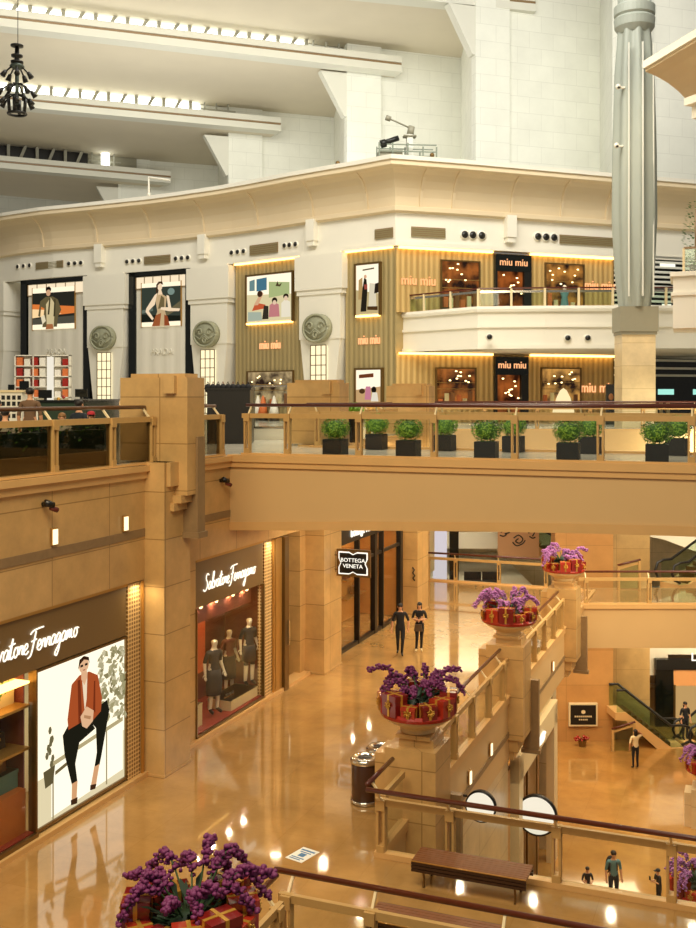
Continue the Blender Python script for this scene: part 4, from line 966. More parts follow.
# ================================================================== THE RING: SHOPFRONTS ACROSS THE ATRIUM
SP=[(-160,10.9),(-60,12.15),(22,13.35),(55,13.7),(90,13.95),(130,14.25),(162,14.5),(193,14.8),(235,15.25),(270,15.7),(305,16.2),(345,16.7),(370,17.0),(396,17.35),(450,17.05),(505,16.7),(613,16.0),(700,15.5),(800,15.0)]
def sc(px):
    for (a,sa),(b,sb) in zip(SP,SP[1:]):
        if a<=px<=b: return sa+(sb-sa)*(px-a)/(b-a)
def fp(px,dy=0.0):
    s=sc(px); Y=F/s; return Vector(((px-CX)/F*Y,Y,0))
def fz(px,py): return CZ+(HZ-py)/sc(px)
class Bay:                             # local axes of one shopfront: x along it, y backward, z up from the ring floor
    def __init__(s,pa,pb):
        s.pa,s.pb=pa,pb; s.A=fp(pa); s.B=fp(pb); d=s.B-s.A; s.L=d.length; s.rz=math.atan2(d.y,d.x); s.loc=Vector((s.A.x,s.A.y,ZU))
        s.d=d.normalized(); s.nb=Vector((-s.d.y,s.d.x,0))
    def x(s,px):                       # distance along the bay where a sight line meets it
        rx=(px-CX)/F; t=(s.A.x*s.d.y-s.A.y*s.d.x)/(rx*s.d.y-s.d.x); P=Vector((rx*t,t,0)); return (P-s.A).dot(s.d)
    def Y(s,px): 
        rx=(px-CX)/F; return (s.A.x*s.d.y-s.A.y*s.d.x)/(rx*s.d.y-s.d.x)
    def z(s,px,py): return CZ+(HZ-py)/F*s.Y(px)-ZU
    def at(s,px,py,back=0.0): 
        return s.loc+s.d*s.x(px)+s.nb*back+Vector((0,0,s.z(px,py)))
HT=17.1-ZU
def offset(poly,dist):                 # shift a plan line towards the camera side
    out=[]
    for i,p in enumerate(poly):
        a=poly[max(i-1,0)]; b=poly[min(i+1,len(poly)-1)]
        n1=(p-a).normalized() if i else None; n2=(b-p).normalized() if i<len(poly)-1 else None
        f=lambda d: Vector((d.y,-d.x,0))
        if n1 is None: m=f(n2); k=1
        elif n2 is None: m=f(n1); k=1
        else: m=(f(n1)+f(n2)).normalized(); k=1/max(.35,m.dot(f(n1)))
        out.append(p+m*dist*k)
    return out
def sweep(mb,poly,prof):               # profile of (towards camera, z)
    rows=[[q+Vector((0,0,z)) for q in offset(poly,d)] for d,z in prof]; k=len(poly); n=len(prof)
    vs=[v for r in rows for v in r]; fs=[]
    for i in range(n):
        j=(i+1)%n
        for a in range(k-1): fs.append((i*k+a,i*k+a+1,j*k+a+1,j*k+a))
    fs.append(tuple(i*k for i in range(n))); fs.append(tuple(i*k+k-1 for i in reversed(range(n))))
    return mb.add(vs,fs)
wall=[fp(x) for x in (-160,-110,-60,-20,22,55,90,130,162,193,235,270,305,345,370,396,450,505,560,613,700,800)]
covep=[(1.55,21.75),(1.6,21.45),(1.5,21.4)]+[(1.5-1.25*math.sin(t*PI/2/6),21.4-2.0*(1-math.cos(t*PI/2/6))) for t in range(1,7)]+[(.45,19.35),(.45,19.1),(.15,19.0),(-.6,19.0),(-.6,21.75)]
mb=MB(); sweep(mb,wall,covep); struct('trim_cornice',mb,M['cove'])
mb=MB(); sweep(mb,wall,[(1.52,21.74),(1.66,21.74),(1.66,21.98),(1.45,22.0),(-.6,22.0),(-.6,21.74)]); struct('trim_cornice_lip',mb,M['white'])
mb=MB(); sweep(mb,wall,[(.16,19.02),(.16,17.15),(-.5,17.15),(-.5,19.02)]); struct('wall_frieze',mb,M['white'])
mb=MB(); sweep(mb,wall,[(.3,17.35),(.3,17.1),(-.4,17.1),(-.4,17.35)]); struct('trim_frieze_edge',mb,M['white'])
mb=MB(); sweep(mb,wall,[(-2.4,ZU),(-2.4,17.3),(-2.7,17.3),(-2.7,ZU)]); struct('wall_ring',mb,M['white'])
# brackets in the cove
def rib(px):
    b=Bay(px-1,px+1); mb=MB(); mb.prism_yz([(-1.45,21.4-ZU),(-.1,21.4-ZU),(-.1,19.3-ZU),(-.32,19.3-ZU),(-.45,20.3-ZU),(-.85,21.0-ZU)],-.09,.09)
    mb.build('trim_rib',M['cove'],None,b.loc,b.rz)['kind']='structure'
for px in (-5,47,100,153,207,261,316,371,420,452,510,560,605): rib(px)
for px in (-4,104,208,317,508):
    b=Bay(px-1,px+1); mb=MB(); mb.box(-.32,.32,-.62,-.1,17.9-ZU,19.2-ZU); mb.box(-.25,.25,-.55,-.1,17.6-ZU,17.9-ZU)
    mb.build('trim_console',M['white'],None,b.loc,b.rz)['kind']='structure'
# vents and downlight rows in the frieze
def vent(pa,pb,y0,y1,label):
    b=Bay(pa,pb); zc=b.z(pa,(y0+y1)/2); h=abs(y1-y0)/sc(pa)
    t=thing('air_vent',label,'vent',b.loc+Vector((0,0,zc-h/2)),b.rz)
    MB().box(0,b.L,-.22,-.12,0,h).build('grille_back',M['band'],t); f=MB(); k=5
    for i in range(k): f.box(0,b.L,-.25,-.2,i*h/k,i*h/k+h/k*.45)
    f.build('grille_slats',plain('vent_slat_%d'%pa,'#8f8560',.5),t)
for a in ((38,65,263,270,'vent over the shopfront with the man on its poster'),(146,172,257,265,'vent over the shopfront with the woman on its poster'),(252,280,246,256,'vent over the fluted gold shopfront with the group poster'),(377,395,230,240,'vent left of the cornice corner'),(410,444,227,237,'vent right of the cornice corner'),(558,612,235,244,'long vent over the right end of the fluted gold wall')): vent(*a)
def spotrow(pxs,py,r,label):
    b=Bay(pxs[0],pxs[-1])
    for i,p in enumerate(pxs): 
        t=thing('frieze_spotlight','round spotlight in the '+label,'spotlight',b.loc+Vector((0,0,b.z(pxs[0],py))),b.rz,label)
        sr=MB().smooth().tube([(b.x(p),-.24,0),(b.x(p),-.1,0)],r,12).build('spot_rim',M['white'],t); MB().smooth().tube([(b.x(p),-.26,0),(b.x(p),-.2,0)],r*.72,12).build('spot_lens',M['dark'],sr)
for pxs,py,r,l in (((20,26,32),267,.2,'row of three spots left of the vent above the man poster'),((71,77,83),264,.2,'row of three spots right of the vent above the man poster'),((129,135,141),262,.2,'row of three spots left of the vent above the woman poster'),((178,184,190),259,.2,'row of three spots right of the vent above the woman poster'),((234,240,246),253,.2,'row of three spots left of the vent above the group poster'),((287,292,298),246,.2,'row of three spots right of the vent above the group poster'),((463,471,480),235,.3,'row of three large spots left of the upper doorway'),((536,544,552),237,.3,'row of three large spots right of the upper doorway')): spotrow(pxs,py,r,l)
# pilasters with medallion and lit panel
def pilaster(pa,pb,pm,label):
    b=Bay(pa,pb); L=b.L; mb=MB(); xm=b.x(pm)
    mb.box(xm-1.6,xm+1.6,-.45,1.3,11.9-ZU,17.15-ZU); mb.box(xm-1.85,xm+1.85,-.6,1.3,14.9-ZU,17.0-ZU); mb.box(xm-1.75,xm+1.75,-.52,1.3,14.6-ZU,14.9-ZU)
    mb.prism_xz([(xm-1.55,11.9-ZU),(xm+1.55,11.9-ZU),(xm+.95,0),(xm-.95,0)],-.4,1.3); struct('pilaster',mb,M['white'],b.rz,b.loc)
    t=thing('medallion',label+', carved stone scroll disc','ornament',b.loc+b.d*xm-b.nb*.45+Vector((0,0,12.55-ZU)),b.rz)
    mb=MB().smooth(); mb.tube([(0,-.38,0),(0,.0,0)],1.02,28); d=mb.build('disc',M['medal'],t); d.scale=(1,1,.86)
    s=MB().smooth(); s.tube([(.95*math.cos(a*PI/16),-.38,.8*math.sin(a*PI/16)) for a in range(33)],.09,6)
    for sg in (-1,1): s.tube([(sg*(.42+.30*math.cos(a*.6)*(1-a/14)),-.4,.12+.30*math.sin(a*.6)*(1-a/14)) for a in range(13)],.07,6)
    s.tube([(.2*math.cos(a*.6)*(1.2-a/14),-.4,-.42+.22*math.sin(a*.6)*(1.2-a/14)) for a in range(13)],.07,6)
    s.tube([(-.8,-.4,-.1),(-.4,-.4,-.35),(0,-.4,-.05),(.4,-.4,-.35),(.8,-.4,-.1)],.06,6); s.build('scrolls',M['medal'],t)
    t=thing('wall_lantern',label+', glowing tiled panel under the scroll disc','lamp',b.loc+b.d*xm-b.nb*.42+Vector((0,0,.4)),b.rz)
    MB().prism_xz([(-.6,0),(.6,0),(.62,11.5-ZU-.4),(-.62,11.5-ZU-.4)],-.12,.0).build('lit_face',G['panel'],t); f=MB()
    for i in range(8): f.box(-.62,.62,-.14,-.11,i*.6,i*.6+.05)
    for x in (-.63,-.22,.2,.58): f.box(x,x+.05,-.15,-.11,0,4.2)
    f.build('grid',M['bronze'],t)
pilaster(-22,24,-3,'leftmost pilaster'); pilaster(86,133,109,'pilaster between the man and woman posters'); pilaster(190,236,213,'pilaster left of the group poster'); pilaster(303,346,324,'pilaster right of the group poster')
# ivory shopfronts with black surround
def fig_art(t,name,Wd,Hd,x0,seed,woman):
    pass
def art_xz(parent,name,polys,x0,z0,Wd,Hd,y):
    mats=[];mb=MB()
    for i,(c,st,pts) in enumerate(polys):
        m=PG(c,st)
        if m not in mats: mats.append(m)
        mb.mat(mats.index(m)); mb.prism_xz([(x0+a*Wd,z0+b*Hd) for a,b in pts],y-.004*i-.006,y-.004*i)
    return mb.build(name,mats,parent)
def ivory(pa,pb,ytop,poster,label,figure_polys,bg,name_text,lab2):
    b=Bay(pa,pb); L=b.L
    t=thing('shopfront',label,'shop front',b.loc,b.rz); zt=17.1-ZU
    f=MB(); e=.62; f.box(0,e,-.15,1.2,0,zt); f.box(L-e,L,-.15,1.2,0,zt); f.box(0,L,-.15,1.2,zt-.3,zt); f.build('black_surround',M['blackglass'],t)
    x0,x1=b.x(pa+7),b.x(pb-5); MB().box(x0,x1,-.05,1.0,0,zt-.35).build('ivory_wall',M['ivory'],t)
    MB().box(x0+.05,x1-.05,-.1,-.05,zt-1.15,zt-.4).build('lit_strip',PG('#ffe9c4',1.0),t)
    g=MB()
    for i in range(7): g.box(x0+(x1-x0)*i/6-.03,x0+(x1-x0)*i/6+.03,-.13,-.09,zt-1.2,zt-.38)
    g.box(x0,x1,-.13,-.09,zt-1.22,zt-1.15); g.build('strip_mullions',M['band'],t)
    zl=b.z(pa+20,380)
    text(name_text,.62,M['white'],t,((x0+x1)/2,-.1,b.z((pa+pb)/2,352)),depth=.06)
    p0,p1,q0,q1=poster; xa,xb=b.x(p0),b.x(p1); za,zb=b.z(p0,q1),b.z(p0,q0); Wd,Hd=xb-xa,zb-za
    o=thing('lightbox_poster',lab2,'poster',b.loc+b.d*xa+Vector((0,0,za))-b.nb*.06,b.rz)
    MB().box(0,Wd,-.08,.0,0,Hd).build('backlit_sheet',PG('#fff0cf',1.15),o)
    art_xz(o,'printed_scene',bg,0,0,Wd,Hd,-.085); art_xz(o,'printed_figure',figure_polys,0,0,Wd,Hd,-.13)
    fr=MB(); fr.box(-.05,0,-.1,0,-.05,Hd+.05); fr.box(Wd,Wd+.05,-.1,0,-.05,Hd+.05); fr.build('frame',M['gold'],o)
    return b
man=[('#8a7a52',.5,[(.25,.05),(.3,.5),(.22,.55),(.2,.3),(.15,.33),(.2,.68),(.33,.78),(.5,.78),(.62,.7),(.7,.45),(.62,.28),(.6,.05)]),('#e3cf9c',.8,[(.36,.0),(.52,.0),(.55,.6),(.45,.76),(.34,.6)]),('#c27a4a',.7,[(.33,.0),(.52,.0),(.5,.12),(.36,.12)]),('#5a5034',.5,[(.38,.35),(.42,.74),(.45,.74),(.42,.35)]),('#5a5034',.5,[(.52,.3),(.54,.72),(.57,.7),(.56,.3)]),
     ('#efe0ba',.9,[(.22,.3),(.3,.35),(.34,.2),(.26,.12)]),('#d9a982',.9,ell(.40,.88,.055,.085)),('#2a1d14',.4,[(.34,.9),(.34,1.0),(.42,1.03),(.47,.97),(.46,.91),(.42,.95),(.37,.94)])]
bgm=[('#3c3a30',.5,[(0,.12),(1,.12),(1,.88),(0,.88)]),('#e8803c',.9,[(0,.3),(1,.36),(1,.52),(0,.62)]),('#ffd9a0',1.0,[(0,.28),(.7,.36),(.4,.46),(0,.5)]),('#6d6a5a',.5,[(0,.12),(1,.12),(1,.3),(0,.26)])]
wom=[('#d9b98a',.8,[(.3,.0),(.72,.0),(.62,.32),(.66,.66),(.45,.78),(.36,.66),(.42,.34)]),('#b5663a',.7,[(.28,.0),(.48,.0),(.52,.3),(.38,.25)]),('#a8552f',.7,[(.6,.0),(.74,.0),(.68,.22),(.6,.26)]),('#8d7a50',.6,[(.44,.4),(.52,.7),(.6,.64),(.6,.4)]),('#f3d8b4',1.0,[(.36,.72),(.42,.76),(.36,.5),(.2,.36),(.33,.18),(.29,.14),(.12,.34),(.14,.42)]),('#f3d8b4',1.0,[(.66,.7),(.72,.68),(.78,.4),(1.0,.38),(.98,.32),(.72,.33),(.5,.38),(.52,.43),(.7,.42)]),
     ('#f3d8b4',1.0,ell(.49,.9,.06,.09)),('#f0d2ac',1.0,[(.46,.82),(.53,.82),(.56,.72),(.44,.72)]),('#5c3a20',.5,[(.40,.74),(.40,.95),(.46,1.02),(.55,1.02),(.58,.94),(.55,.95),(.5,.98),(.44,.94),(.43,.78)])]
bgw=[('#4a5347',.55,[(0,.1),(1,.1),(1,.9),(0,.9)]),('#8fa69a',.7,ell(.76,.78,.09,.08)),('#7d8a7a',.6,[(0,.3),(.3,.36),(.3,.42),(0,.38)]),('#857a58',.6,[(.6,.2),(1,.4),(1,.56),(.6,.3)]),('#2d3328',.4,[(0,.1),(1,.1),(1,.22),(0,.28)])]
ivory(22,91,278,(34,76,289,330),'ivory panelled shopfront in black surround with poster of a man','' or man,bgm,'PRADA','lit poster of a man in patterned jacket before an orange sunset')
ivory(130,194,271,(143,182,284,327),'ivory panelled shopfront in black surround with poster of a woman',wom,bgw,'PRADA','lit poster of a woman in a floral dress, above the stone block')
# fluted gold shopfronts
def goldbay(pa,pb,mat,zb,zt,label,back=.0):
    b=Bay(pa,pb); t=thing('gold_shopfront',label,'shop front',b.loc,b.rz)
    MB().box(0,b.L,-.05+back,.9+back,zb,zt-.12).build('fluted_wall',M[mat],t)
    MB().box(.1,b.L-.1,-.28+back,-.12+back,zt-.12,zt-.02).build('cove_lamp',G['warmstrip'],t)
    return b,t
def shopwin(b,label,p0,p1,q0,q1,back,kind,seed=1,frame='bronze'):
    q=random.Random(seed); xa,xb=b.x(p0),b.x(p1); pm=(p0+p1)/2; za,zb=max(.03,b.z(pm,q1)),b.z(pm,q0); Wd,Hd=xb-xa,zb-za
    t=thing('shop_window',label,'shop window',b.loc+b.d*xa+Vector((0,0,za))+b.nb*(back-.06),b.rz)
    f=MB(); f.box(-.08,0,-.12,.02,-.05,Hd+.08); f.box(Wd,Wd+.08,-.12,.02,-.05,Hd+.08); f.box(0,Wd,-.12,.02,Hd,Hd+.08); f.box(0,Wd,-.12,.02,-.05,0); f.build('frame',M[frame],t)
    MB().box(0,Wd,-.02,.0,0,Hd).build('display_back',shopglow('painted_interior_glow_%d'%seed,'#2a140a',kind,.95),t)  # back panel glows in place of lamps lighting the display
    for i in range(9): x,z=q.uniform(.1,.9)*Wd,q.uniform(.55,.95)*Hd; MB().smooth().ball((x,-.07,z),.08,.04,.045,6,4).build('spot_lamp',G['spot'],t)
    for i in range(6):
        x=(i+.15+q.uniform(0,.2))/6*Wd*.95; h=q.uniform(.12,.36)*Hd; g=thing('displayed_good','small good in the '+' '.join(label.split()[:11]),'goods',b.loc+b.d*(xa+x)+Vector((0,0,za+.02))+b.nb*(back-.06),b.rz,'goods in the '+' '.join(label.split()[:11]))
        MB().box(0,.26,-.1,-.03,0,h).build('box_body',M[['orangegarment','cream','tanbag'][i%3]],g)
    sh=MB()
    for z in (.42,.6): sh.box(0,Wd,-.08,-.03,Hd*z,Hd*z+.04)
    sh.build('shelf',M['gold'],t)
    MB().box(.0,Wd,-.125,-.115,0,Hd).build('pane',M['glass'],t)
    return t
def poster_gold(b,label,p0,p1,q0,q1,polys):
    xa,xb=b.x(p0),b.x(p1); pm=(p0+p1)/2; za,zb=b.z(pm,q1),b.z(pm,q0); Wd,Hd=xb-xa,zb-za
    o=thing('lightbox_poster',label,'poster',b.loc+b.d*xa+Vector((0,0,za))-b.nb*.06,b.rz)
    MB().box(0,Wd,-.12,.0,0,Hd).build('backlit_sheet',PG('#fff3d6',1.15),o); art_xz(o,'printed_scene',polys,0,0,Wd,Hd,-.125)
    fr=MB(); fr.box(-.12,0,-.2,0,-.12,Hd+.12); fr.box(Wd,Wd+.12,-.2,0,-.12,Hd+.12); fr.box(0,Wd,-.2,0,Hd,Hd+.12); fr.build('frame',M['bronze'],o)
    MB().box(0,Wd,-.2,-.02,-.18,-.06).build('lamp_strip',G['warmstrip'],o)
    return o
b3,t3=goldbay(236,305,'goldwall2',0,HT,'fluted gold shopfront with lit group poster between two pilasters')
poster_gold(b3,'wide lit poster of a group of seated people in a bright room',249,294,275,321,[('#e8d9a8',.9,[(0,0),(1,0),(1,.55),(0,.6)]),('#4f7f94',.8,[(.22,.66),(.45,.68),(.45,.95),(.22,.93)]),('#7ea0a0',.7,[(.06,.68),(.18,.68),(.18,.93),(.06,.9)]),('#bcc98a',.8,[(.5,.5),(.95,.55),(.95,.8),(.5,.85)]),
   ('#d9643c',.8,[(.12,.24),(.44,.28),(.42,.36),(.2,.42)]),('#e0b088',.9,[(.16,.36),(.34,.66),(.38,.6),(.26,.36)]),('#5a3a26',.5,ell(.30,.6,.06,.07)),('#d58a8a',.8,[(.5,.08),(.74,.08),(.72,.34),(.62,.4),(.52,.34)]),('#3a2a1e',.5,ell(.63,.43,.06,.07)),('#efd0b0',.9,ell(.63,.39,.04,.05)),('#f0e6cc',.95,[(.78,.06),(.98,.06),(.97,.38),(.86,.44),(.78,.36)]),('#3a2a1e',.5,ell(.88,.5,.06,.06)),('#efd0b0',.9,ell(.88,.46,.04,.05)),('#4a4436',.5,[(.36,.04),(.5,.04),(.5,.32),(.4,.34)]),('#b8c4b0',.8,[(.04,.02),(.36,.02),(.34,.2),(.04,.22)]),('#6d5a3a',.5,[(.66,.74),(.7,.84),(.73,.76),(.8,.8),(.76,.72)])])
text('miu miu',.8,G['miu'],t3,(b3.x(271),-.1,b3.z(271,345)),sx=.72,depth=.08)
shopwin(b3,'low display window with pale garments under the group poster',249,294,372,404,0,'#c9ab7c',21)
for i,(px,mt,l) in enumerate(((254,'tealbottle','white'),(263,'tealbottle','second white'),(268,'orangegarment','orange'),(279,'tealbottle','short white'))):
    t=thing('display_garment',l+' cone shaped garment in the window under the group poster','garment',b3.loc+b3.d*b3.x(px)-b3.nb*.45+Vector((0,0,.4)),b3.rz)
    MB().smooth().lathe([(.34,0),(.26,.4),(.12,.95),(.06,1.15),(.0,1.2)],12).build('garment',M[mt],t); MB().lathe([(.3,-.4),(.3,0),(.0,0)],12).build('stand',M['dark'],t)
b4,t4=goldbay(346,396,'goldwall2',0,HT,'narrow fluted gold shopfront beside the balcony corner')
poster_gold(b4,'tall lit poster of figures in a bright interior near the balcony corner',358,381,265,314,[('#d8c08a',.8,[(0,0),(1,0),(1,.4),(0,.5)]),('#c9a46a',.8,[(.1,.3),(.3,.3),(.28,.75),(.12,.7)]),('#3a3226',.5,[(.2,.05),(.45,.05),(.5,.5),(.46,.7),(.36,.74),(.28,.5)]),('#e6b48a',.9,ell(.41,.76,.06,.04)),('#b85a4a',.7,[(.36,.6),(.5,.6),(.5,.5),(.38,.5)]),('#e9ddbf',.9,[(.55,.1),(.9,.1),(.85,.6),(.6,.62)]),('#3a2e22',.5,[(.8,.4),(1,.42),(1,.62),(.84,.6)]),('#6a4a2a',.5,[(.5,.08),(.95,.06),(.95,.14),(.5,.15)]),('#8a7a5a',.6,[(.3,.88),(.8,.9),(.8,.93),(.3,.91)])])
text('miu miu',.8,G['miu'],t4,(b4.x(370),-.1,b4.z(370,340)),sx=.62,depth=.08)
poster_gold(b4,'lower lit window with figures under the tall poster',358,383,370,403,[('#d9b07a',.8,[(0,0),(1,0),(1,.5),(0,.4)]),('#8a4a2a',.6,[(.12,.75),(.7,.78),(.7,.9),(.12,.86)]),('#d98aa0',.8,[(.35,.1),(.6,.1),(.58,.5),(.4,.5)]),('#2a2218',.4,ell(.72,.4,.1,.1)),('#f0e6d0',.9,[(.6,.05),(.9,.05),(.85,.32),(.66,.32)]),('#6a4a2a',.5,ell(.25,.36,.12,.08))])
# right facade, two floors behind a balcony
BZ=13.3-ZU                             # balcony floor above the ring floor
bR=Bay(396,613)
for (zb,zt,l,nm_) in ((BZ,HT,'upper fluted gold wall of the two storey shop','upper'),(0,4.1,'lower fluted gold wall of the two storey shop under the balcony','lower')):
    t=thing('gold_shopfront',l,'shop front',bR.loc,bR.rz)
    MB().box(0,bR.L,-.05,.9,zb,zt-.12).build('fluted_wall',M['goldwall'],t)
    for a,c in ((398,491),(529,612)): MB().box(bR.x(a),bR.x(c),-.3,-.1,zt-.14,zt-.02).build('cove_lamp',G['warmstrip'],t)
    q0,q1=(249,302) if nm_=='upper' else (353,403)
    xa,xb=bR.x(493),bR.x(529 if nm_=='upper' else 526)
    d=thing('shop_doorway','black doorway with glowing lettering in the %s gold wall'%nm_,'doorway',bR.loc+bR.d*xa+Vector((0,0,zb+.01))-bR.nb*.06,bR.rz); Wd=xb-xa; Hd=zt-zb-.2
    MB().box(0,Wd,-.25,0,Hd*.72,Hd).build('black_sign_board',M['blackglass'],d); f=MB(); f.box(0,.14,-.25,0,0,Hd*.72); f.box(Wd-.5,Wd,-.25,0,0,Hd*.72); f.build('frame',M['dark'],d)
    MB().box(.14,Wd-.5,-.04,0,0,Hd*.72).build('interior',shopglow('painted_interior_glow_'+nm_,'#30160b','#a85a26',.9),d)  # interior light painted in as emission
    q=random.Random(5+len(nm_))
    for i in range(10): MB().smooth().ball((q.uniform(.25,Wd-.6),-.08,q.uniform(.35,.68)*Hd),.08,.04,.045,6,4).build('spot_lamp',G['spot'],d)
    text('miu miu',.62,G['miu'],d,(Wd/2,-.27,Hd*.87),sx=.95,depth=.05)
    if nm_=='upper': text('miu miu',.8,G['miu'],t,(bR.x(418),-.1,bR.z(418,281)),sx=.85,depth=.06); text('miu miu',.85,G['miu'],t,(bR.x(599),-.1,bR.z(599,286)),sx=.8,depth=.06)
    else: text('miu miu',.9,G['miu'],t,(bR.x(597),-.1,bR.z(597,388)),sx=.85,depth=.06)
shopwin(bR,'upper floor window with red lit interior left of the upper doorway',441,478,262,308,0,'#b06228',31)
shopwin(bR,'upper floor window with bright mannequin display right of the upper doorway',545,582,265,308,0,'#d08a3c',32)
shopwin(bR,'lower window under the balcony left of the lower doorway',436,474,369,404,0,'#b5682c',33)
shopwin(bR,'lower window with glowing white display right of the lower doorway',541,579,369,404,0,'#e0a050',34)
t=thing('display_garment','glowing white garment in the lower window right of the doorway','garment',bR.loc+bR.d*bR.x(559)-bR.nb*.5+Vector((0,0,.3)),bR.rz); MB().smooth().lathe([(.7,0),(.62,.5),(.4,1.2),(.2,1.6),(.0,1.75)],14).build('garment',PG('#ffe7b0',1.1),t)  # garment made emissive, the display light is painted onto it
t=thing('mannequin','small mannequin in green in the upper window right of the doorway','mannequin',bR.loc+bR.d*bR.x(561)-bR.nb*.4+Vector((0,0,BZ+.1)),bR.rz); mb=MB().smooth(); mb.lathe([(.2,.0),(.25,.6),(.18,1.1),(.26,1.35),(.1,1.5),(.0,1.52)],12); mb.build('dress',M['tealshirt'],t); MB().smooth().ball((0,0,1.66),.13,.14,.17,10,8).build('head',M['mannequin'],t)
# balcony slab and rail
BP=[(380,16.6),(398,17.1),(478,18.45),(545,18.6),(613,18.65),(720,18.7),(800,18.7)]
bl=[Vector(((p-CX)/s,F/s,0)) for p,s in BP]
mb=MB(); mb.prism([(p.x,p.y) for p in bl]+[(fp(800).x,fp(800).y+1),(fp(613).x,fp(613).y+.5),(fp(396).x-.0,fp(396).y+.5)],11.0,13.3); struct('floor_balcony',mb,M['white'])
mb=MB(); sweep(mb,bl[1:],[(.12,13.3),(.16,13.15),(.12,13.0),(-.3,13.0),(-.3,13.32)]); sweep(mb,bl[1:],[(.1,12.3),(.1,12.15),(-.2,12.15),(-.2,12.3)]); sweep(mb,bl[1:],[(.1,11.2),(.1,11.0),(-.2,11.0),(-.2,11.2)]); struct('trim_balcony',mb,M['white'])
def bal_rail(i,label):
    a,c=bl[i],bl[i+1]; d=c-a; L=d.length; t=thing('balcony_railing',label,'railing',(a.x,a.y,13.32),math.atan2(d.y,d.x))
    MB().box(0,L,.03,.13,.92,1.0).build('handrail',M['handrail'],t); MB().box(0,L,.05,.12,.72,.84).build('middle_rail',M['chrome'],t)
    n=max(1,round(L/2.3)); 
    for k in range(n+1):
        if k<n: MB().box(k*L/n+.08,(k+1)*L/n-.08,.07,.09,.04,.72).build('glass_panel',M['glass_green'],t)
        MB().box(k*L/n-.06,k*L/n+.06,.02,.14,0,.95).build('post',M['cream'],t)
bal_rail(1,'left part of the balcony railing, before the fluted gold wall'); bal_rail(2,'middle part of the balcony railing in front of the upper doorway'); bal_rail(3,'right part of the balcony railing, ending behind the grey column'); bal_rail(4,'balcony railing right of the grey column')
def fspot(px,py):
    s=18.6 if px>478 else 17.8; P=Vector(((px-CX)/s,F/s-.16,CZ+(HZ-py)/s)); t=thing('balcony_spot',{489:'first',567:'second',587:'third',671:'fourth',694:'fifth'}[px]+' round dark spot from the left on the white balcony front','spotlight',P,0)
    MB().smooth().tube([(0,0,0),(0,.14,0)],.2,12).build('rim',M['white'],t); MB().smooth().tube([(0,-.06,0),(0,.05,0)],.14,12).build('lens',M['dark'],t)
for px,py in ((489,337),(567,338),(587,338),(671,337),(694,336)): fspot(px,py)
# louvred wall and dark store right of the column
bq=Bay(613,700); t=thing('louvre_wall','black wall with white horizontal louvres right of the grey column','louvres',bq.loc,bq.rz)
MB().box(0,bq.L,-.1,.9,BZ,17.6-ZU).build('black_wall',M['blackglass'],t); lv=MB()
for i in range(13): lv.box(0,bq.L,-.3,-.1,BZ+.15+i*.31,BZ+.15+i*.31+.13)
lv.build('louvre_slats',M['white_cool'],t)
lv=MB(); lv.box(bq.x(657),bq.x(672),-.34,-.3,9.85-.1,10.05-.1); lv.box(bq.x(659),bq.x(668),-.34,-.3,7.2,7.4); lv.build('lit_slat',PG('#fffbe6',1.2),t)
t=thing('dark_store','dark store with teal exit lamps and white ceiling lines right of the column base','shop front',bq.loc,bq.rz)
MB().box(0,bq.L,-.1,.9,0,3.95).build('black_wall',M['blackglass'],t); lv=MB()
for z in (3.75,3.25,2.8): lv.box(0,bq.L,-.2,-.1,z,z+.14)
lv.build('ceiling_line',M['white_cool'],t)
lv=MB(); lv.box(bq.x(657),bq.x(672),-.2,-.1,1.65,2.0); lv.box(bq.x(692),bq.x(700),-.2,-.1,1.65,2.0); lv.build('exit_lamp',G['teal'],t)
lv=MB(); lv.box(bq.x(658),bq.x(661),-.2,-.1,.3,1.2); lv.box(bq.x(665),bq.x(668),-.2,-.1,.3,1.2); lv.build('door_handle',M['cream'],t)
t=thing('info_totem','small dark standing totem with portrait at the end of the gold wall','totem',at(612,403,56)*1.0,0); t.location=(at(611,403,56).x,56,ZU); MB().box(-.28,.28,-.08,.08,0,2.2).build('board',M['dark'],t); MB().smooth().ball((-.02,-.09,1.5),.14,.03,.2,8,6).build('portrait',M['tanbag'],t)
# the grey fluted column on its stone base
YC=50.0; xc=(634.5-CX)/F*YC
mb=MB(); mb.box(xc-.74,xc+.86,YC-.55,YC+.9,ZU,11.55); struct('column_base',mb,M['stone_pale'])
mb=MB(); mb.box(xc-.86,xc+.98,YC-.65,YC+.9,11.55,12.75); mb.box(xc-.8,xc+.92,YC-.6,YC+.85,11.4,11.55); struct('column_block',mb,M['greydark'])
mb=MB(); 
prof=[(12.75,.72),(14.5,.90),(17,1.02),(20,1.0),(24,.9),(26.2,.74)]
nseg=64; vs=[]; fs=[]
for z,r in prof:
    for j in range(nseg):
        a=2*PI*j/nseg; k=1+.09*math.cos(a*8); vs.append((xc+r*k*math.cos(a),YC+r*k*math.sin(a),z))
for i in range(len(prof)-1):
    for j in range(nseg): fs.append((i*nseg+j,i*nseg+(j+1)%nseg,(i+1)*nseg+(j+1)%nseg,(i+1)*nseg+j))
mb.smooth(); mb.add(vs,fs); mb.smooth(False)
mb.lathe([(.74,26.0),(.95,26.3),(.98,26.7),(.9,26.8),(.98,26.9),(.98,27.3),(.86,27.4),(.8,27.4),(.8,33)],32,xc,YC); struct('column_grey',mb,M['grey'])
mb=MB()
for a in (-.55,.1,.75): mb.box(xc+1.0*math.sin(a)-.03,xc+1.0*math.sin(a)+.03,YC-1.06*math.cos(a)-.05,YC-1.0*math.cos(a),13.2,25.3)
struct('trim_column',mb,M['white_cool'])
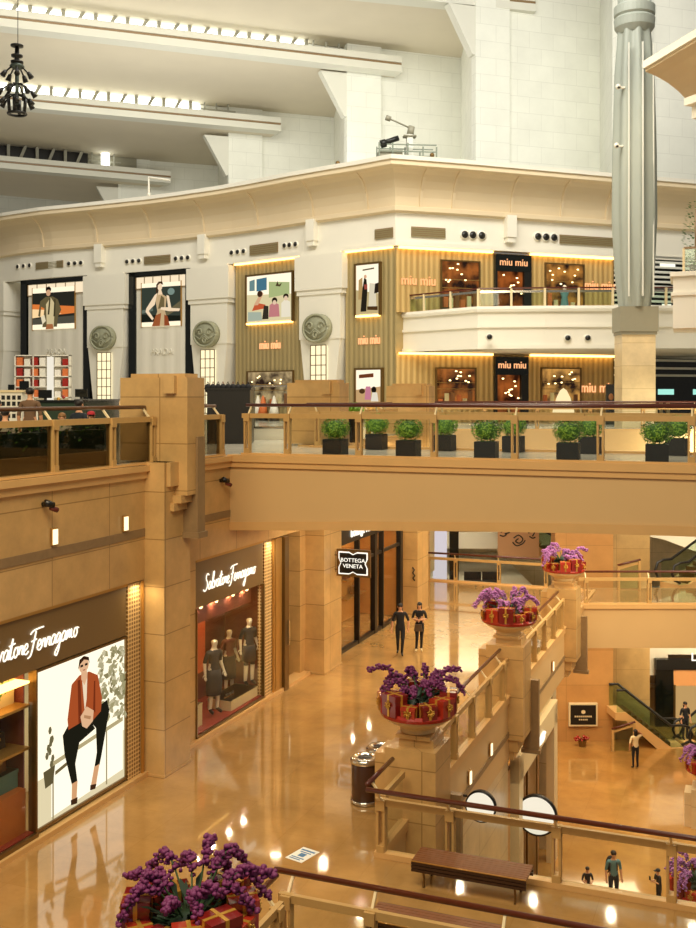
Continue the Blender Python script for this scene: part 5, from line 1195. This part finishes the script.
for i,(dx,z) in enumerate(((-.98,20.4),(-.9,23.2))):
    t=thing('security_camera',('lower','upper')[i]+' small camera on the left side of the grey column','camera',(xc+dx-.12,YC-.75,z)); MB().smooth().ball((0,-.12,0),.13,.13,.13,10,8).build('dome',M['white'],t); MB().smooth().ball((0,-.2,-.05),.07,.06,.06,8,6).build('lens',M['dark'],t); MB().box(0,.35,-.05,.05,-.04,.04).build('arm',M['white'],t)
# the nearer wing at the right edge: cornice tip, balcony and plant
wing=[Vector((12.6,26,0)),Vector((13.0,37.4,0)),Vector((11.95,41.7,0)),Vector((18,43.2,0))]
inner=[Vector((17.5,26,0)),Vector((17.0,39.5,0)),Vector((16.0,45.0,0)),Vector((20,47.0,0))]
def loft(mb,rows):
    k=len(rows[0]); vs=[v for r in rows for v in r]; fs=[]; n=len(rows)
    for i in range(n):
        j=(i+1)%n
        for a in range(k-1): fs.append((i*k+a,i*k+a+1,j*k+a+1,j*k+a))
    fs.append(tuple(i*k for i in range(n))); fs.append(tuple(i*k+k-1 for i in reversed(range(n)))); mb.add(vs,fs)
def mixrow(t,z): return [a.lerp(b,t)+Vector((0,0,z)) for a,b in zip(wing,inner)]
mb=MB(); loft(mb,[mixrow(0.03,21.7)]+[mixrow(.03+.8*math.sin(t*PI/16),21.6-2.1*(1-math.cos(t*PI/16))) for t in range(9)]+[mixrow(1,19.4),mixrow(1,21.7)]); struct('trim_wing_cornice',mb,M['cove'])
mb=MB(); loft(mb,[mixrow(0,21.7),mixrow(0,22.0),mixrow(1,22.0),mixrow(1,21.7)]); struct('trim_wing_lip',mb,M['white'])
mb=MB(); mb.prism([(13.05,40),(14.2,37.6),(17,37.6),(17,41)],19.7,20.0); mb.prism([(13.35,40),(14.5,37.8),(17,37.8),(17,40.8)],19.2,19.7); struct('trim_wing_moulding',mb,M['white'])
mb=MB(); mb.prism([(14.45,45.8),(19,43.5),(19,49),(15.5,49)],11.45,13.9); mb.prism([(14.3,45.75),(19,43.3),(19,49),(15.4,49.1)],13.75,13.95); mb.prism([(14.35,45.78),(19,43.4),(19,49),(15.4,49.1)],12.9,13.05); struct('floor_wing_balcony',mb,M['white'])
t=thing('balcony_railing','greenish glass railing of the white balcony at the right photo edge','railing',(14.9,45.7,13.95),-.46)
MB().box(0,4,-.02,.02,0,1.0).build('glass_panel',M['glass_green'],t); MB().box(0,4,-.05,.05,1.0,1.1).build('handrail',M['band'],t); MB().box(-.05,.05,-.05,.05,0,1.05).build('post',M['cream'],t)
t=thing('tall_plant','tall dark green plant on the white balcony, cut by the right photo edge','plant',(15.6,46.2,13.95)); q=random.Random(2); f=MB()
for i in range(260):
    z=q.uniform(.3,3.2); r=.5*(1-.5*abs(z-1.5)/1.7); a=q.uniform(0,6.28); p=Vector((r*math.cos(a),r*math.sin(a),z)); d=Vector((math.cos(a),math.sin(a),q.uniform(-.2,.6)))*q.uniform(.1,.2); w_=Vector((-math.sin(a),math.cos(a),0))*.06; f.add([p,p+d*.5+w_,p+d,p+d*.5-w_],[(0,1,2,3)])
f.build('foliage',M['leaf2'],t); MB().smooth().tube([(0,0,.3),(0,0,2.9)],.05,6).build('trunk',M['band'],t); MB().lathe([(.22,0),(.3,.4),(.0,.4)],14).build('pot',M['dark'],t)
# ================================================================== ROOF: STEPPED SLABS, CLERESTORY TRUSSES, WHITE BLOCK WALLS
def line(y0,m,zb):
    def g(px,back=0.0):
        s=(HZ-(y0+m*px))/(zb-CZ); Y=F/s; return Vector(((px-CX)/F*Y,Y,0))
    return g
gZ=line(-42,.1,37.6); gA=line(26,.115,35.3); gB=line(105,.0929,32.9); gC=line(168,.088,30.2); gD=line(215,.08,27.6)
def roofbeam(g,pa,pb,zb,h,name):
    a,c=g(pa),g(pb); mb=MB(); sweep(mb,[a,c],[(.0,zb+h),(.0,zb+h*.62),(-.12,zb+h*.6),(-.12,zb+h*.46),(.04,zb+h*.44),(.04,zb),(-1.3,zb-.02),(-1.3,zb+h)]); struct(name,mb,M['roofbeam'])
    mb=MB(); sweep(mb,[a,c],[(-.07,zb+h*.6),(-.07,zb+h*.47),(-.2,zb+h*.47),(-.2,zb+h*.6)]); struct('trim_beam_shadow_gap',mb,M['band'])  # dark strip fills the groove, shade put into its colour
roofbeam(gZ,60,536,37.6,1.3,'beam_first'); roofbeam(gA,-140,402,35.3,1.3,'beam_second'); roofbeam(gB,-160,281,32.9,1.25,'beam_third'); roofbeam(gC,-170,171,30.2,1.2,'beam_fourth')
def slab(g0,pa,pb,g1,qa,qb,z,name):
    e=(g1(qb)-g1(qa)).normalized(); bk=Vector((-e.y,e.x,0))*2.9; P=[g0(pa),g0(pb),g1(qb)+bk,g1(qa)+bk]; P=[(p.x,p.y) for p in P]; mb=MB(); mb.prism(P,z+.05,z+.4); struct(name,mb,M['soffit'])
slab(gZ,-200,536,gA,-300,470,37.6,'ceiling_first'); slab(gA,-140,402,gB,-200,345,35.3,'ceiling_second'); slab(gB,-160,281,gC,-200,232,32.9,'ceiling_third'); slab(gC,-170,171,gD,-220,122,30.2,'ceiling_fourth')
def cler(g,pa,pb,z0,z1,lit,name,sp,end=None):
    a,c=g(pa),g(pb); d=(c-a); L=d.length; d=d.normalized(); nb=Vector((-d.y,d.x,0)); rz=math.atan2(d.y,d.x); o=a+nb*1.6
    mb=MB(); mb.box(0,L if end is None else end*L,.6,.7,z0,z1)
    q=mb.build('window_2',lit,None,(o.x,o.y,0),rz); q['kind']='structure'
    mb=MB(); n=int(L/sp); H=z1-z0
    for i in range(n+1):
        x=i*sp
        if i%2==0: mb.box(x-.14,x+.14,-.1,.2,z0,z1)
        else: mb.prism_xz([(x-.5,z0),(x-.2,z0),(x+.42,z1),(x+.12,z1)],-.1,.2)
    for k in range(3): mb.box(L+.3+k*1.1-.06,L+.3+k*1.1+.06,-.1,.1,z0,z1)
    mb.box(L,L+3.2,-.05,.05,z0+H*.45,z0+H*.55)
    q=mb.build('trim_truss',M['truss'],None,(o.x,o.y,0),rz); q['kind']='structure'
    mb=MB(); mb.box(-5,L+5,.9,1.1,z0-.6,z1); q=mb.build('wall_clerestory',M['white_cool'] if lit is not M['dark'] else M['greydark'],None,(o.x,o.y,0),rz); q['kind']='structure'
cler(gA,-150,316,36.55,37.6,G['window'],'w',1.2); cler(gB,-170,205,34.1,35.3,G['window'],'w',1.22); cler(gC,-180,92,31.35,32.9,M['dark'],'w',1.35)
a=gC(97); c=gC(106); t=MB(); 
mb=MB(); mb.box(a.x,c.x,a.y+1.7,a.y+1.9,31.3,32.9); q=mb.build('window_3',G['window']); q['kind']='structure'
# white block walls stepping towards the camera at the right
def wallseg(px0,Y0,px1,zb,zt):
    X0=(px0-CX)/F*Y0; d=Vector((.95,.32,0)); rx=(px1-CX)/F; t=(X0-rx*Y0)/(rx*d.y-d.x); p=Vector((X0,Y0,0)); q=p+d*t; return p,q
segs=[(-60,116,118),(118,106,218),(228,96,334),(346,85.5,461),(474,77,600),(616,69,760)]
pts=[]
for px0,Y0,px1 in segs: pts+=list(wallseg(px0,Y0,px1,0,0))
mb=MB(); sweep(mb,pts,[(0,20.5),(0,40),(-.8,40),(-.8,20.5)]); struct('wall_block',mb,M['block'])
for i,(px0,Y0,px1) in enumerate(segs[1:]):
    p,q=wallseg(px0,Y0,px1,0,0); d=(q-p).normalized(); rz=math.atan2(d.y,d.x); w_=[3.2,3.2,3.0,2.8,2.6][i]
    mb=MB(); mb.box(-.02,w_,-.35,.4,20.5,40); mb.build('pilaster_block',M['block'],None,p,rz)['kind']='structure'
    zt=[29.9,32.6,35.2,37.5,39][i]; k=[2.2,2.3,2.3,2.2,2][i]
    mb=MB(); mb.prism_xz([(-k,zt),(.02,zt),(.02,zt-3.6),(-.25,zt-3.6)],-.3,.5); mb.build('corbel_block',M['roofbeam'],None,p,rz)['kind']='structure'
# lamp gantry on the cornice
g0=at(407,163,60.5); t=thing('lamp_gantry','small railed lamp platform with spotlights on top of the cornice corner','gantry',(g0.x,60.9,22.0),.1)
f=MB()
for x in (-1.7,-.9,0,.9,1.7):
    for y in (-.5,.6): f.box(x-.04,x+.04,y-.04,y+.04,0,1.3 if x<.5 else 1.1)
for y in (-.5,.6):
    for z in (.45,.8,1.2): f.box(-1.7,1.7,y-.03,y+.03,z-.03,z+.03)
f.box(-1.75,1.75,-.55,.65,.0,.08); f.build('railing_frame',plain('gantry_grey','#7d8676',.5),t)
MB().box(-1.68,-.3,-.4,.5,.1,.9).build('equipment_case',M['greydark'],t)
MB().box(.0,.34,-.2,.2,.1,1.9).build('mast',M['white_cool'],t)
m=MB().smooth(); m.box(-.2,.55,-.25,.25,1.75,1.85); m.tube([(.2,0,1.9),(.3,0,2.4)],.2,8); m.tube([(.1,0,2.35),(-.7,0,2.7),(-1.1,0,2.85)],.05,6); m.tube([(-1.25,0,2.9),(-.95,0,2.8)],.16,8); m.build('spot_head',M['greydark'],t)
m=MB().smooth(); m.tube([(-1.5,-.4,1.25),(-.55,-.4,1.6)],.16,8); m.tube([(-1.6,-.4,1.2),(-1.3,-.4,1.3)],.24,8); m.build('spotlight',M['dark'],t)
for i,(px,py) in enumerate(((339,172),(431,163),(154,206))):
    b=Bay(px-1,px+1); t=thing('cornice_lamp',['small lamp on the cornice edge left of the gantry','small lamp on the cornice edge right of the gantry','white bent arm with small lamp at the left of the cornice'][i],'lamp',b.loc+Vector((0,-1.5,22.0-ZU)),b.rz)
    MB().smooth().ball((0,0,.14),.14,.14,.14,8,6).build('lamp_head',M['bronze'] if i<2 else M['white'],t); 
    MB().tube([(0,0,0),(0,.3,.05)],.05,6).build('arm',M['white'],t) if i<2 else MB().tube([(0,0,-.1),(0,0,1.3),(1.6,.2,1.0)],.08,6).build('arm',M['white'],t)
# hanging lamp cluster
c0=at(17,78,36); t=thing('hanging_lamp_cluster','black many-armed lamp cluster hanging on a wire before the roof','chandelier',(c0.x,36,c0.z))
m=MB(); m.tube([(.03,0,1.2),(.03,0,9)],.012,6); m.build('wire',M['dark'],t)
m=MB().smooth(); m.lathe([(.0,1.17),(.22,1.15),(.22,1.1),(.0,1.08)],16); m.lathe([(.1,.5),(.22,.52),(.22,.58),(.1,.62),(.09,.7),(.2,.74),(.2,.8),(.08,.84),(.07,1.1)],12); m.build('top_plate',M['dark'],t)
m=MB().smooth(); m.lathe([(.2,.34),(.26,.4),(.2,.48)],12); m.tube([(0,0,-.9),(0,0,.5)],.07,8); m.build('stem',plain('steel_lamp','#5a665f',.35,.6),t)
for lv_,(z,r,n_) in enumerate(((.25,.42,5),(-.35,.52,6),(-.72,.5,6))):
    for i in range(n_):
        a=2*PI*i/n_+.4*lv_; d=Vector((math.cos(a),math.sin(a),0)); m=MB().smooth(); m.tube([(0,0,z+.15),d*r*.5+Vector((0,0,z+.1)),d*r+Vector((0,0,z-.12))],.03,6); m.tube([d*r*.92+Vector((0,0,z-.06)),d*r*1.2+Vector((0,0,z-.25))],[.06,.1],8); m.build('lamp_arm',M['dark'],t)
m=MB().smooth(); m.tube([(.3*math.cos(a*PI/8),.3*math.sin(a*PI/8),-1.25) for a in range(17)],.05,6)
for a in (0,1.57,3.14,4.71): m.tube([(.26*math.cos(a),.26*math.sin(a),-1.2),(.3*math.cos(a),.3*math.sin(a),-.7)],.06,6)
m.build('bottom_ring',M['dark'],t)
# ================================================================== CAFE AND KIOSKS ON THE UPPER GALLERY (left)
t=thing('hedge_trough','dark green planting in a wooden trough behind the cafe railing','planter',W(NL-.55,4.5,ZU),RZ)
MB().box(-.3,.2,0,14.3,0,.34).build('trough',M['lightwood'],t); q=random.Random(4); f=MB()
for i in range(2600):
    p=Vector((q.uniform(-.32,.18),q.uniform(0,14.3),q.uniform(.3,.92))); d=Vector((q.gauss(0,1),q.gauss(0,1),q.gauss(0,1))).normalized(); a=d.orthogonal().normalized(); b_=d.cross(a); s=q.uniform(.03,.07); f.mat(0 if q.random()<.85 else 1).add([p-a*s,p-b_*s*.4,p+a*s,p+b_*s*.4],[(0,1,2,3)])
f.mat(0).box(-.22,.08,0,14.3,.3,.8)
f.build('foliage',[M['darkleaf'],M['leaf2']],t)
# white shelf of goods below the man poster
b1=Bay(14,74); Yk=54.0
def kat(px,py,Y): return at(px,py,Y)
k0=kat(15,400,Yk); k1=kat(70,400,Yk); Lk=k1.x-k0.x
t=thing('display_shelf','white shelf wall stacked with red and white goods at the left','shelf',(k0.x,Yk,ZU)); f=MB(); f.box(0,Lk,.3,.36,0,3.7)
for z in (.2,1.45,2.0,2.55,3.1,3.65): f.box(0,Lk,-.1,.34,z,z+.05)
for x in (0,.95,1.9,Lk-.05): f.box(x,x+.05,-.1,.34,0,3.7)
f.build('shelf_frame',M['white'],t); MB().box(1.72,2.06,-.16,-.1,1.2,3.6).build('white_banner',PG('#fff6e2',.9),t)
q=random.Random(6)
for r_ in range(4):
    for c_ in range(7):
        x=.1+c_*.4
        if 1.6<x<2.1: continue
        g=thing('boxed_good',['red','white','orange','pale grey'][(r_*2+c_)%4]+' boxed good, '+['lowest','second','third','top'][r_]+' row of the white shelf wall, '+('left of' if x<1.6 else 'right of')+' the banner','box',(k0.x+x+.15,Yk,ZU+1.5+r_*.55),0,'goods on the white shelf wall')
        MB().box(-.15,.15,-.05,.25,0,q.uniform(.3,.46)).build('box_body',[M['red'],M['tealbottle'],M['orangegarment'],M['white']][(r_*2+c_)%4],g)
def kiosk(label,px0,px1,py,Y,mat,topm,h=None,dp=.8,name='counter'):
    a=kat(px0,py,Y); c=kat(px1,py,Y); h=h or (a.z-ZU); t=thing(name,label,'counter',(a.x,Y,ZU)); MB().box(0,c.x-a.x,0,dp,0,h-.06).build('counter_body',M[mat],t); MB().box(-.04,c.x-a.x+.04,-.05,dp+.05,h-.06,h).build('counter_top',M[topm],t); return t
kiosk('dark green counter behind the seated cafe guests',38,78,400,26.0,'darkleaf','blackglass')
kiosk('pale steel counter right of the dark green counter',76,119,399,28.0,'chrome','chrome')
t=kiosk('low white display rack with black squares at the left photo edge',0,22,390,27.0,'white','cream'); mb=MB()
for i in range(4):
    for j in range(4): mb.box(.04+i*.14,.13+i*.14,-.012,0,.95+j*.16,1.06+j*.16)
mb.build('black_squares',M['dark'],t)
def screen(label,px,py,Y,w_,h_):
    p=kat(px,py,Y); t=thing('monitor',label,'monitor',(p.x,Y,p.z-h_/2)); MB().box(-w_/2,w_/2,0,.05,0,h_).build('screen',M['blackglass'],t); MB().box(-.04,.04,.02,.06,ZU-(p.z-h_/2),0).build('stand',M['dark'],t); MB().box(-.15,.15,-.08,.15,ZU-(p.z-h_/2),ZU-(p.z-h_/2)+.02).build('base',M['dark'],t)
screen('dark monitor above the green cafe counter',45,394,30.0,.38,.24); screen('teal dark monitor above the steel counter',81,393,31.0,.36,.24)
screen('small dark monitor at the left photo edge',11,388,30,.18,.2); screen('second dark monitor beside the guest in brown',24,386,31,.28,.3)
t=thing('orange_display','small bright orange and yellow product display by the white shelf wall','display',(kat(66,390,46).x,46,ZU)); m=MB().smooth(); q=random.Random(9)
for i in range(22): m.mat(i%3).ball((q.uniform(-.35,.35),q.uniform(-.2,.2),.5+q.uniform(0,1.0)),q.uniform(.08,.14),None,None,6,4)
m.build('products',[M['orangegarment'],M['ribbon'],M['red']],t)['kind']='stuff'; MB().box(-.4,.4,-.3,.3,0,.5).build('stand',M['white'],t)
# black kiosk and glass case between the pillar and the second stone block
t=kiosk('black kiosk piled with black bags left of the bridge railing',207,250,388,33.0,'dark','dark',dp=1.4,name='kiosk')
q=random.Random(11)
for i in range(9):
    p=kat(208+i*5,386,33.4); g=thing('black_bag',['leftmost','second','third','fourth','middle','sixth','seventh','eighth','rightmost'][i]+' dark bundle in the row on top of the black kiosk','bag',(p.x,33.4,ZU+1.5+.16),q.uniform(-.5,.5)); m=MB().smooth(); m.ball((0,0,.12),.12,.14,.15,8,6); m.build('bundle',M['black'],g); MB().smooth().tube([(-.06,0,.2),(0,-.02,.34),(.06,0,.2)],.018,6).build('handle',M['tanbag'] if i%2 else M['dark'],g)
a=kat(252,400,36); t=thing('glass_case','tall glass display case behind the left end of the bridge railing','display case',(a.x,36,ZU)); f=MB()
for x in (0,1.25):
    for y in (0,.8): f.box(x-.03,x+.03,y-.03,y+.03,0,1.9)
f.box(-.03,1.28,-.03,.83,1.86,1.92); f.box(-.03,1.28,-.03,.83,.4,.46); f.build('frame',M['chrome'],t); MB().box(0,1.25,0,.8,.0,.4).build('base',M['white'],t)
g=MB(); g.box(.03,1.22,-.01,.0,.46,1.86); g.box(1.25,1.26,.03,.77,.46,1.86); g.build('glass',M['glass'],t)
t=thing('potted_bush','small green plant between the second and third stone blocks','potted plant',(kat(355,402,34).x,34,ZU+.0)); m=MB(); q=random.Random(3)
for i in range(140):
    d=Vector((q.gauss(0,1),q.gauss(0,1),abs(q.gauss(0,1)))).normalized(); p=d*.28+Vector((0,0,1.0)); a=d.orthogonal().normalized()*.05; m.add([p-a,p+d*.06,p+a,p-d*.05],[(0,1,2,3)])
m.ball((0,0,1.02),.2,.2,.2,8,6); m.build('foliage',M['leaf'],t); MB().lathe([(.22,0),(.25,.9),(.0,.9)],12).build('pot',M['dark'],t)
# ================================================================== LAMPS
# unseen neutral lights added to brighten the facade, soffits and block walls
area((0,38,39),(0,66,16),26,12,10500,(1,.96,.86))  # added out of view to light the facade
area((-12,78,22.6),(-12,84,40),30,4,2300,(1,.98,.9))  # added uplight hidden behind the cornice to brighten the soffits
area((12,68,22.6),(11,74,40),14,3,450,(1,.97,.88))  # second added uplight behind the cornice, right side
area((-18,60,33),(-14,85,30),18,6,1500,(1,.97,.9))
area((16,50,36),(12,80,28),12,8,2600,(1,.97,.9))
# warm downlights under the bridges, and unseen fill added over gallery, void and floors
area((-4,8,19),(-3,24,0),14,8,3650,(1,0.84,0.58))  # broad light added high out of view, no fixture modelled
for n_ in (-11.4,-9.4,-7.4,-5.4,-3.4,-1.4):
    for u_ in (24.7,27): p_=W(n_,u_,4.85); area(p_,p_-Vector((0,0,5)),.13,.13,22,(1,0.83,0.56))
area((8.5,43.5,-1.9),(8.5,43,-8),8,3,450,(1,0.79,0.49))
area((12,34,5.5),(10,38,-7.4),8,8,1150,(1,0.82,0.55))  # added light floating in the open void without a fixture
area((5,38,6.2),(4,39,0),8,5,330,(1,0.82,0.55))  # also added in mid-air, over the far gallery floor
for x_ in (-2,3,8,13):
    for y_ in (32,38,44): area((x_,y_,24),(x_-.3,y_,0),.3,.3,225,(1,0.85,0.61))  # added grid of small mid-air lights, giving dot highlights below
area((3,28.5,4.8),(2,40,1),8,2,200,(1,0.83,0.56))
area((5,55,6.3),(5,58,-1),8,4,520,(1,.86,.62))  # added to brighten the dark area beyond the far railing
area((3,50,6.3),(4,62,2.5),6,2,300,(1,.88,.66))  # more added light for the pale walls across the far void
area((17,44.5,6.2),(17.5,52,3.5),5,2,500,(1,.86,.6))  # added to brighten the dark stair soffit
area((16.5,45.0,-2.2),(17,51,-4.5),4,2,350,(1,.84,.55))  # unseen light added for the dark soffit of the lower shop
